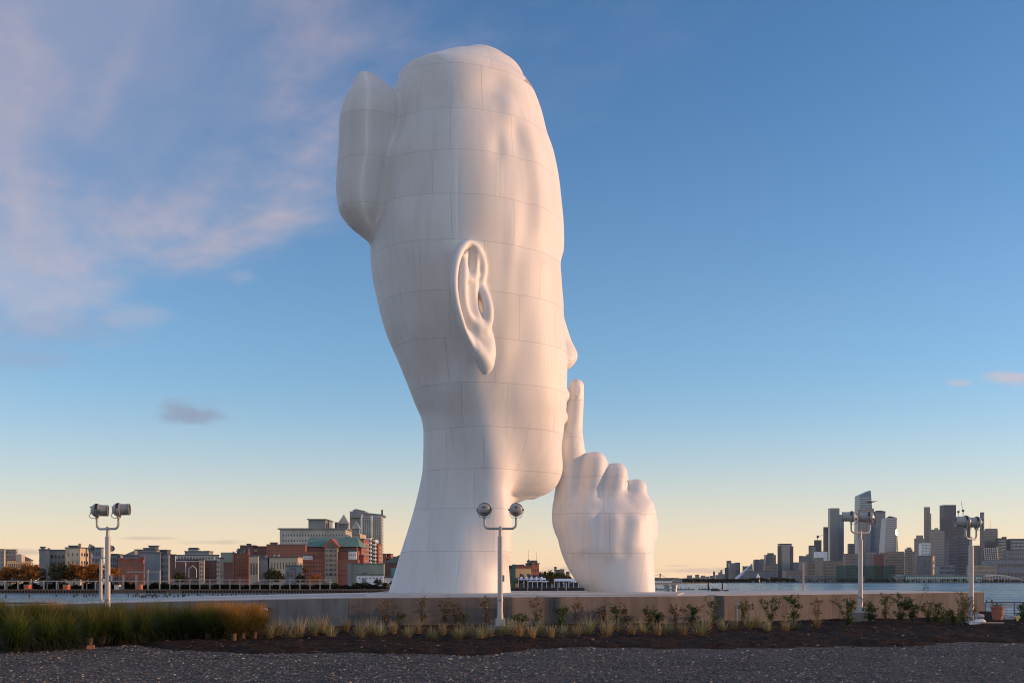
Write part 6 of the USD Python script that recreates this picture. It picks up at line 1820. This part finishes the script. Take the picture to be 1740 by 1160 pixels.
T("brown_warehouse", "long low brown warehouse on the far shore behind the brown mast", 1335, 1367, 968.8, 1950, HAZYT, 16, 4, 0.45, 0.4)
T("long_factory", "long banded brown factory with a taller middle, right of the brown mast", 1370, 1431, 953.3, 2150, HAZYT, 1, 12, 0.98, 0.45, steps=((1384, 1399.5, 947, HAZYT, "middle_wing"),))
T("dark_tower", "dark tower with a pale right part, left of the tower under construction", 1376, 1386, 927, 2800, DARKW, 5, 22, 0.5, 0.5, steps=((1380.5, 1386, 929, GLASSG, "pale_wing"),))
T("concrete_core", "tower under construction with a raw dark top, left of the tall twin glass towers", 1385.8, 1395, 919, 2850, HAZYT, 4, 18, 0.45, 0.5, steps=((1385.2, 1396, 917, DARKW, "netting_wing"),))
crane("crane on the raw topped tower left of the twin glass towers", 1389.5, 917, 913, 1397, 908, 2850)
T("pale_low_block", "pale blank block before the raw topped tower", 1387, 1406, 937, 2600, WHITEW)
T("ribbed_tower", "dark ribbed tower half hidden left of the tall twin glass tower", 1401, 1411, 895.5, 3000, DARKW, 5, 34, 0.5, 0.5, steps=((1401.5, 1410, 906, GLASSG, "lower_wing"),))
t, b = T("twin_glass_tower", "tall pale glass tower with vertical stripes, tallest left of the plinth post", 1410.5, 1426.5, 863.6, 2950, GLASSG, 9, 1, 0.42, 0.99, wmat=GLASSB, steps=((1426, 1434, 874, GLASSB, "right_wing"),))
T("small_dark_block", "short dark block at the twin glass tower's right foot", 1428, 1435, 948, 2500, DARKW, 3, 6, 0.5, 0.5)
T("domed_block", "grey block with a round top left of the plinth post", 1442.5, 1452.5, 924, 2900, GLASSG, 4, 12, 0.6, 0.5)
T("wide_low_block", "wide low tan block under the round topped grey block", 1437, 1458, 941, 2450, HAZYT, 9, 8, 0.4, 0.4)
T("slim_white_tower", "slim white glass tower standing right behind the plinth post", 1458, 1466.5, 866, 3000, GLASSG, 3, 40, 0.7, 0.5, wmat=GLASSB)
# the tallest tower: tapered, slanted top, a viewing deck thrust out near its top
d = 3150
t = thing("observation_tower", "tallest tapered blue glass tower with a slanted top and a jutting deck", "building", (X(1473, d), d, -1))
def tapered(mb, bot, top, d0, dep, zb, ztl, ztr):
    (a, b), (c, e) = bot, top
    mb.add([[X(a, d0), d0, zb], [X(b, d0), d0, zb], [X(b, d0), d0 + dep, zb], [X(a, d0), d0 + dep, zb], [X(c, d0), d0, ztl], [X(e, d0), d0, ztr], [X(e, d0), d0 + dep * 0.8, ztr], [X(c, d0), d0 + dep * 0.8, ztl]],
           [[0, 1, 5, 4], [1, 2, 6, 5], [2, 3, 7, 6], [3, 0, 4, 7], [4, 5, 6, 7], [3, 2, 1, 0]])
m = MB()
tapered(m, (1460, 1492), (1460.7, 1479.5), d, 55, -1, Z(841, d), Z(832.5, d))
m.build("wall", GLASSB, t)
m = MB()
for k in range(38):
    f = k / 38
    y = 984 - (984 - 842) * f
    a, b = 1460 + 0.7 * f + 0.2, 1492 - 12.5 * f - 0.4
    m.obox((X(a, d), d - 0.4, Z(y, d)), (X(b, d) - X(a, d), 0, 0), (0, 0.35, 0), (0, 0, 1.6))
m.build("floor_bands", look("pale_band_look", (0.42, 0.42, 0.43), 0.3, metallic=0.3), t, kind="stuff")
m = MB()
m.add([[X(1470, d), d - 1, Z(851.6, d)], [X(1480, d), d - 18, Z(853.2, d)], [X(1493, d), d + 4, Z(850.4, d)], [X(1480, d), d + 12, Z(850.8, d)], [X(1480, d), d - 1, Z(854.2, d)]], [[0, 1, 2], [0, 2, 3], [0, 4, 1], [1, 4, 2], [2, 4, 3], [3, 4, 0]])
m.build("viewing_deck", DARKW, t)
T("stone_shaft", "broad pinkish stone tower behind the plinth post's lamps", 1466, 1485, 866, 2900, STONE, 7, 34, 0.4, 0.5, steps=((1474, 1485, 863.5, STONE, "crown"),))
T("dark_notched_tower", "dark tower with a notched crown right of the plinth post's lamps", 1488, 1504.5, 868.5, 3000, HAZYB, 7, 40, 0.5, 0.5, steps=((1490, 1500, 867, DARKW, "crown"),))
d = 2800
t = thing("faceted_tower", "low dark blue faceted glass tower below the tallest tower", "building", (X(1488, d), d, -1))
m = MB()
tapered(m, (1474, 1501), (1481, 1494), d, 40, -1, Z(893, d), Z(889, d))
m.build("wall", GLASSB, t)
m = MB()
for k in range(22):
    f = k / 22
    m.obox((X(1474 + 7 * f + 0.4, d), d - 0.35, Z(984 - 90 * f, d)), (X(1501 - 7 * f - 0.4, d) - X(1474 + 7 * f + 0.4, d), 0, 0), (0, 0.3, 0), (0, 0, 1.3))
m.build("floor_bands", GLASSD, t, kind="stuff")
# the pale slanted tower whose edge facet throws back the sun
d = 2700
t = thing("glinting_tower", "pale slanted glass tower whose right edge flashes with reflected sun", "building", (X(1514, d), d, -1))
m = MB()
tapered(m, (1500, 1523.2), (1506, 1524), d, 45, -1, Z(880, d), Z(879, d))
m.build("wall", look("pale_tower_look", (0.30, 0.29, 0.29), 0.35, metallic=0.3), t)
m = MB()
for k in range(30):
    f = k / 30
    m.obox((X(1500 + 6 * f + 0.3, d), d - 0.35, Z(984 - 104 * f, d)), (X(1523.2 + 0.8 * f - 0.3, d) - X(1500 + 6 * f + 0.3, d), 0, 0), (0, 0.3, 0), (0, 0, 1.4))
m.build("floor_bands", GLASSG, t, kind="stuff")
m = MB()
m.add([[X(1506, d), d, Z(880, d)], [X(1512, d), d + 3, Z(876, d)], [X(1524, d), d, Z(879, d)], [X(1515, d), d + 40, Z(878, d)]], [[0, 2, 1], [0, 1, 3], [1, 2, 3], [0, 3, 2]])
m.build("crown", DARKW, t)
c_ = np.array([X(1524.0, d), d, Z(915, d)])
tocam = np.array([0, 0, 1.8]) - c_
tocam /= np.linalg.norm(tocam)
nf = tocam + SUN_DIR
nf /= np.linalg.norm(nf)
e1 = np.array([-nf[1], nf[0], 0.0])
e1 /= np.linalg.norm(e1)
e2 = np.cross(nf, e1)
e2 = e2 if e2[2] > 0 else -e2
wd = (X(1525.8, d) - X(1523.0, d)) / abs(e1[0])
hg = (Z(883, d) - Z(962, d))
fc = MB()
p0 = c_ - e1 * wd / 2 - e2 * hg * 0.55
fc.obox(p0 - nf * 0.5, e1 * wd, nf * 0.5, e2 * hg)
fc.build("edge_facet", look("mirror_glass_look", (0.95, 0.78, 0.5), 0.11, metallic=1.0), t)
T("low_tan_block", "broad low tan block of many windows under the flashing tower", 1503, 1537, 939, 2250, HAZYT, 15, 10, 0.45, 0.45, steps=((1512, 1536, 936.5, HAZYT, "attic"),))
T("dark_red_block", "dark red brick block left of the low tan block", 1486.5, 1502, 941.5, 2200, DKBRICK, 7, 9, 0.4, 0.4)
T("mid_grey_block", "mid grey block behind the plinth post's foot, left of the dark red block", 1471, 1489, 936.5, 2500, HAZYB, 8, 9, 0.4, 0.4)
T("crowned_tower", "small old tower with a round crown, alone right of the flashing tower", 1540, 1550.5, 933, 2800, STONE, 4, 14, 0.4, 0.5, steps=((1542, 1548.5, 929.5, STONE, "crown"),))
T("stepped_stone_tower", "old stone tower with stepped shoulders, left of the slimmest skyscraper", 1557, 1570, 915, 2900, STONE, 6, 20, 0.4, 0.5, steps=((1559, 1568.5, 909, STONE, "crown"), (1554, 1573, 936, STONE, "shoulder_wing")))
T("slimmest_skyscraper", "slimmest tall tan skyscraper with one step at its top right", 1572.2, 1580.2, 861.5, 3100, STONE, 4, 40, 0.4, 0.5, steps=((1578, 1582.3, 872, STONE, "step_wing"),))
T("white_block", "white block in front of the slimmest skyscraper's foot", 1565.5, 1581, 922, 2600, WHITEW, 5, 12, 0.3, 0.6)
T("gridded_block", "tan gridded office tower right of the slimmest skyscraper", 1585.5, 1605, 902, 2700, STONE, 8, 18, 0.82, 0.8, wmat=GLASSG, steps=((1584, 1598, 899, STONE, "top_part"), (1589, 1594, 896.5, HAZYT, "roof_hut")))
T("dark_gap_tower", "dark tower right of the gridded one, its lower part dark blue", 1603, 1614, 884, 2950, GLASSD, 5, 30, 0.5, 0.5)
T("grand_slab", "tallest broad dark slab with a pale left wall, left of the last post", 1596.5, 1624.5, 858, 3100, GLASSD, 8, 1, 0.5, 0.99, split=1603.5, wmat=HAZYB)
T("construction_tower", "dark unfinished tower with lit floors behind the last post's lamps", 1611, 1649, 879.5, 2900, DARKW, 14, 20, 0.4, 0.3, wmat=HAZYT)
crane("left white crane over the unfinished tower near the last post", 1628.5, 880, 871, 1631, 866, 2900)
crane("taller white crane over the unfinished tower near the last post", 1636.5, 880, 869, 1633, 851, 2900)
for px0, px1, y, lab in ((1611.5, 1628, 912.5, "lattice faced curved tower left of the last post"), (1628.6, 1645, 910.5, "lattice faced curved tower right behind the last post")):
    T("lattice_tower", lab, px0, px1, y, 2400, HAZYB, 7, 14, 0.62, 0.62, wmat=GLASSD)
d = 2150
t = thing("round_speckled_tower", "rounded speckled glass tower low on the far shore, below the white block", "building", (X(1579, d), d, -1))
pl_ = [(X(1579, d) + (X(1594, d) - X(1564, d)) / 2 * math.cos(g), d + 18 + 18 * math.sin(g)) for g in np.linspace(0, 2 * math.pi, 24, endpoint=False)]
MB().prism(pl_, -1, Z(943, d)).build("wall", HAZYB, t)
m = MB()
for i in range(24):
    a, b = np.array(pl_[i]), np.array(pl_[(i + 1) % 24])
    if (a + b)[1] / 2 > d + 20:
        continue
    n_ = np.array([b[1] - a[1], a[0] - b[0]])
    n_ /= np.linalg.norm(n_)
    for j in range(16):
        if rr.random() < 0.62:
            o = a + (b - a) * rr.uniform(0.05, 0.3) + n_ * 0.2
            m.obox((*o, 2 + j * (Z(944, d) - 3) / 16), (*((b - a) * rr.uniform(0.3, 0.6)), 0), (*(-n_ * 0.3), 0), (0, 0, 1.8))
m.build("window_panes", GLASSG, t, kind="stuff")
T("low_white_blocks", "low pale block below the gridded tower, right of the round speckled one", 1596, 1622, 960, 2050, BLUEGREY, 10, 3, 0.5, 0.4)
T("needle_tower", "needle thin dark skyscraper right of the last post's lamps", 1667, 1672.3, 870.5, 3300, HAZYB, 2, 50, 0.5, 0.5)
t, b = T("spired_tower", "grey glass tower with a thin spire right of the last post", 1672.5, 1695.5, 901, 3000, GLASSG, 10, 26, 0.6, 0.5, steps=((1678, 1695, 897.5, GLASSG, "crown"),))
MB().cyl((X(1683, 3020), 3020, Z(899, 3000)), (X(1683, 3020), 3020, Z(875, 3000)), 1.6, 0.5, n=6).build("spire", GLASSD, t)
T("notched_dark_block", "dark block with a notched top at right, under the spired tower's shoulder", 1696, 1710.5, 914.5, 2900, DARKW, 6, 14, 0.5, 0.5, steps=((1704, 1710.5, 911.5, DARKW, "right_part"),))
T("brown_window_block", "brown many windowed block just right of the last post", 1655, 1672, 927, 2500, HAZYT, 8, 12, 0.45, 0.5)
T("orange_lit_block", "slim block glowing orange near the right edge, below the notched dark block", 1695, 1703, 928, 2450, TAN, 4, 10, 0.4, 0.5)
T("broad_edge_block", "broad dark block cut by the right edge of the view", 1717, 1760, 915.5, 2900, HAZYB, 16, 12, 0.4, 0.5)
T("white_low_block", "pale low block at the right edge, under the broad dark block", 1711, 1760, 935.5, 2500, BLUEGREY, 12, 6, 0.4, 0.4)
# leaning lattice frames
t = thing("leaning_building", "leaning pale lattice frame building right of the last post", "building", (X(1682, 2300), 2300, -1))
d = 2300
MB().box((X(1672, d), d + 4, -1), (X(1697, d), d + 30, Z(932, d))).build("wall", GLASSD, t)
m = MB()
for k in range(7):
    a = 1672 + 3.6 * k
    m.cyl((X(a + 3, d), d, Z(958, d)), (X(a, d), d, Z(930, d)), 0.8, n=4)
for k in range(8):
    m.cyl((X(1672, d), d + 0.5, Z(957 - 3.6 * k, d)), (X(1697, d), d + 0.5, Z(957 - 3.6 * k, d)), 0.45, n=4)
m.build("facade_frame", FRAME, t, kind="stuff")
T("long_blue_hall", "long blue grey hall with a flat roof reaching the right edge", 1693, 1770, 951, 2000, BLUEGREY, 26, 2, 0.5, 0.35)
T("long_tan_hall", "long tan hall right of the last post, above the green pier", 1654.5, 1693, 960, 1950, TAN, 1, 3, 0.97, 0.4, wmat=HAZYT)
# pier sheds on the far waterline
d = 1735
t = thing("green_pier_shed", "long green two storey pier shed with rows of openings on the far waterline", "building", (X(1597, d), d, -1))
GP = wall_look("green_pier_look", (0.13, 0.20, 0.165))
MB().box((X(1538, d), d, -1.8), (X(1671, d), d + 40, Z(977.5, d))).build("wall", GP, t)
MB().box((X(1537, d), d - 1, Z(977.4, d)), (X(1672, d), d + 41, Z(976.3, d))).build("roof", GREYW, t)
m = MB()
for k in range(44):
    a = 1540 + 130 * k / 44
    for y0_, y1_ in ((983.2, 979.2), (988.6, 985)):
        m.box((X(a, d), d - 0.3, Z(y0_, d)), (X(a + 1.5, d), d - 0.02, Z(y1_, d)))
m.build("openings", look("opening_look", (0.45, 0.5, 0.46), 0.6), t, kind="stuff")
t = thing("pier_shed", "rounded grey pier shed left of the long green pier shed", "building", (X(1529, d), d, -1))
MB().box((X(1520, d), d, -1.8), (X(1537, d), d + 30, Z(980, d))).build("wall", GREENGREY, t)
MB().prism([(X(1519.5, d), d - 0.5), (X(1537.2, d), d - 0.5), (X(1537.2, d), d + 30), (X(1519.5, d), d + 30)], Z(979.9, d), [Z(978.5, d), Z(976, d), Z(976, d), Z(978.5, d)]).build("roof", BLUEGREY, t)
t = thing("arched_pier", "white ribbed arched pier roof on thin posts at the far right waterline", "pier", (X(1710, d), d, -1))
xs_ = np.linspace(1676, 1745, 15)
arch_y = lambda p: 976.2 + 9 * (abs(p - 1697) / 40) ** 1.6
MB().tube([(X(p, d), d, Z(arch_y(p), d)) for p in xs_], 0.7, 6).build("roof_rib", FRAME, t, smooth=40)
MB().tube([(X(p, d), d + 20, Z(arch_y(p), d)) for p in xs_], 0.7, 6).build("roof_rib", FRAME, t, smooth=40)
for p in xs_[:-1]:
    MB().cyl((X(p + 1, d), d, -2), (X(p + 1, d), d, Z(arch_y(p + 1), d)), 0.45, n=6).build("post", FRAME, t)
MB().box((X(1672, d), d + 6, -1.6), (X(1760, d), d + 60, 3)).build("deck", DARKW, t)
# green netting of a driving range, on tall poles
d = 1742
t = thing("net_fence", "tall translucent green netting on poles along the far waterline", "fence", (X(1470, d), d, -1))
net = usdkit.material(stage, "/World/Looks/net_look", {"t": ("transparent_bsdf", {"color": (0.72, 0.86, 0.83)}), "d": ("diffuse_bsdf", {"color": (0.015, 0.05, 0.048)}), "m": ("mix_closure", {"fac": 0.22})}, [("t.BSDF", "m.closure1"), ("d.BSDF", "m.closure2")], surface="m.closure")
MB().box((X(1421, d), d, -1), (X(1521, d), d + 0.2, Z(960.5, d))).build("netting", net, t)
for k in range(9):
    MB().cyl((X(1421 + 12.5 * k, d), d - 0.5, -1), (X(1421 + 12.5 * k, d), d - 0.5, Z(960, d)), 0.3, n=6).build("pole", DARKW, t)
# waterside clutter: low sheds and dark tree belts
for i, (a, b, y, mt, lab) in enumerate(((1238, 1262, 984, HAZYB, "low grey shed at the water below the leftmost skyline group"), (1262, 1276, 984.5, HAZYT, "low brown shed at the water below the pyramid"), (1289, 1321, 981.5, WHITEW, "low white shed at the water left of the broad dark tower"), (1345, 1400, 979, BLUEGREY, "long pale terminal shed at the water behind the ferries"), (1400, 1421, 980, BLUEGREY, "pale shed at the water left of the green netting"), (1425, 1520, 983, DARKW, "long dark shed at the water behind the green netting"))):
    T("waterside_shed", lab, a, b, y, 1760 + 3 * i, mt, 10, 1, 0.5, 0.5)
MB().lathe([(0, -1), (3, -1), (2.6, Z(979, 1755)), (1.0, Z(975, 1755)), (0, Z(974, 1755))], (X(1288, 1755), 1755, 0), 10).build("white_pavilion", HULL, label="small white pointed pavilion at the water left of the broad dark tower", cat="pavilion", smooth=40)
rnd = np.random.default_rng(12)
m = MB()
for i in range(2600):
    px = rnd.uniform(1160, 1352) if i < 2000 else rnd.uniform(1352, 1760)
    top = 983.8 + rnd.normal(0, 0.5) - (1.6 if 1275 < px < 1345 else 0)
    d = 1728 + rnd.uniform(0, 8)
    z = -1 + (Z(top, d) + 1) * rnd.random() ** 0.7
    c = np.array([X(px, d), d, z])
    u, v = rnd.normal(0, 1.1, 3), rnd.normal(0, 0.9, 3)
    m.add([c - u, c + v, c + u, c - v], [[0, 1, 2, 3]])
m.build("tree_belt", shrub_look("belt_leaf_look", (0.02, 0.025, 0.012), (0.03, 0.03, 0.015), (0.045, 0.035, 0.015)), label="dark belt of far trees along the opposite shore's waterline", cat="trees", kind="stuff")
# the hills upriver and the suspension bridge
hx = np.linspace(1096, 1240, 60)
hd = 9500.0
hz = [max(2.0, Z(980.6 + 0.02 * (p - 1110) + 0.9 * (meshkit.noise(np.array([p * 0.12, 0, 0]), 3) - 0.5), hd)) for p in hx]
m = MB()
v = [[X(p, hd), hd, -4] for p in hx] + [[X(p, hd), hd, z] for p, z in zip(hx, hz)] + [[X(p, hd), hd + 900, -4] for p in hx]
n_ = len(hx)
m.add(v, [[i, i + 1, n_ + i + 1, n_ + i] for i in range(n_ - 1)] + [[n_ + i, n_ + i + 1, 2 * n_ + i + 1, 2 * n_ + i] for i in range(n_ - 1)])
m.build("hills", wall_look("far_hill_look", (0.05, 0.055, 0.05)), kind="structure")
d = 9000.0
t = thing("suspension_bridge", "faint grey suspension bridge tower with hanging cables, just right of the hand", "bridge", (X(1122, d), d, -2))
for s in (-1, 1):
    MB().box((X(1122, d) + s * 4 - 2.5, d - 3, -2), (X(1122, d) + s * 4 + 2.5, d + 3, Z(974, d))).build("tower_leg", HAZYB, t)
MB().box((X(1122, d) - 6.6, d - 3.2, Z(975.3, d)), (X(1122, d) + 6.6, d + 3.2, Z(974.2, d))).build("tower_beam", HAZYB, t)
for a, b in ((1122, 1082), (1122, 1138)):
    MB().tube([(X(a + (b - a) * f, d), d, Z(974.5 + 7.5 * (1 - (1 - f) ** 2), d)) for f in np.linspace(0, 1, 9)], 1.6, 5).build("cable", HAZYB, t)
MB().box((X(1075, d), d - 4, Z(982.4, d)), (X(1140, d), d + 4, Z(981.9, d))).build("deck", HAZYB, t)

# ---------------------------------------------------------------- the air
hz_ = MB().box((-30500, -500, -7), (30500, 40500, 620))
hz_.build("haze", usdkit.material(stage, "/World/Looks/haze_look", {"v": ("principled_volume", {"color": (1.0, 0.92, 0.8), "density": 0.000009, "anisotropy": 0.2})}, [], volume="v.volume"), kind="stuff")
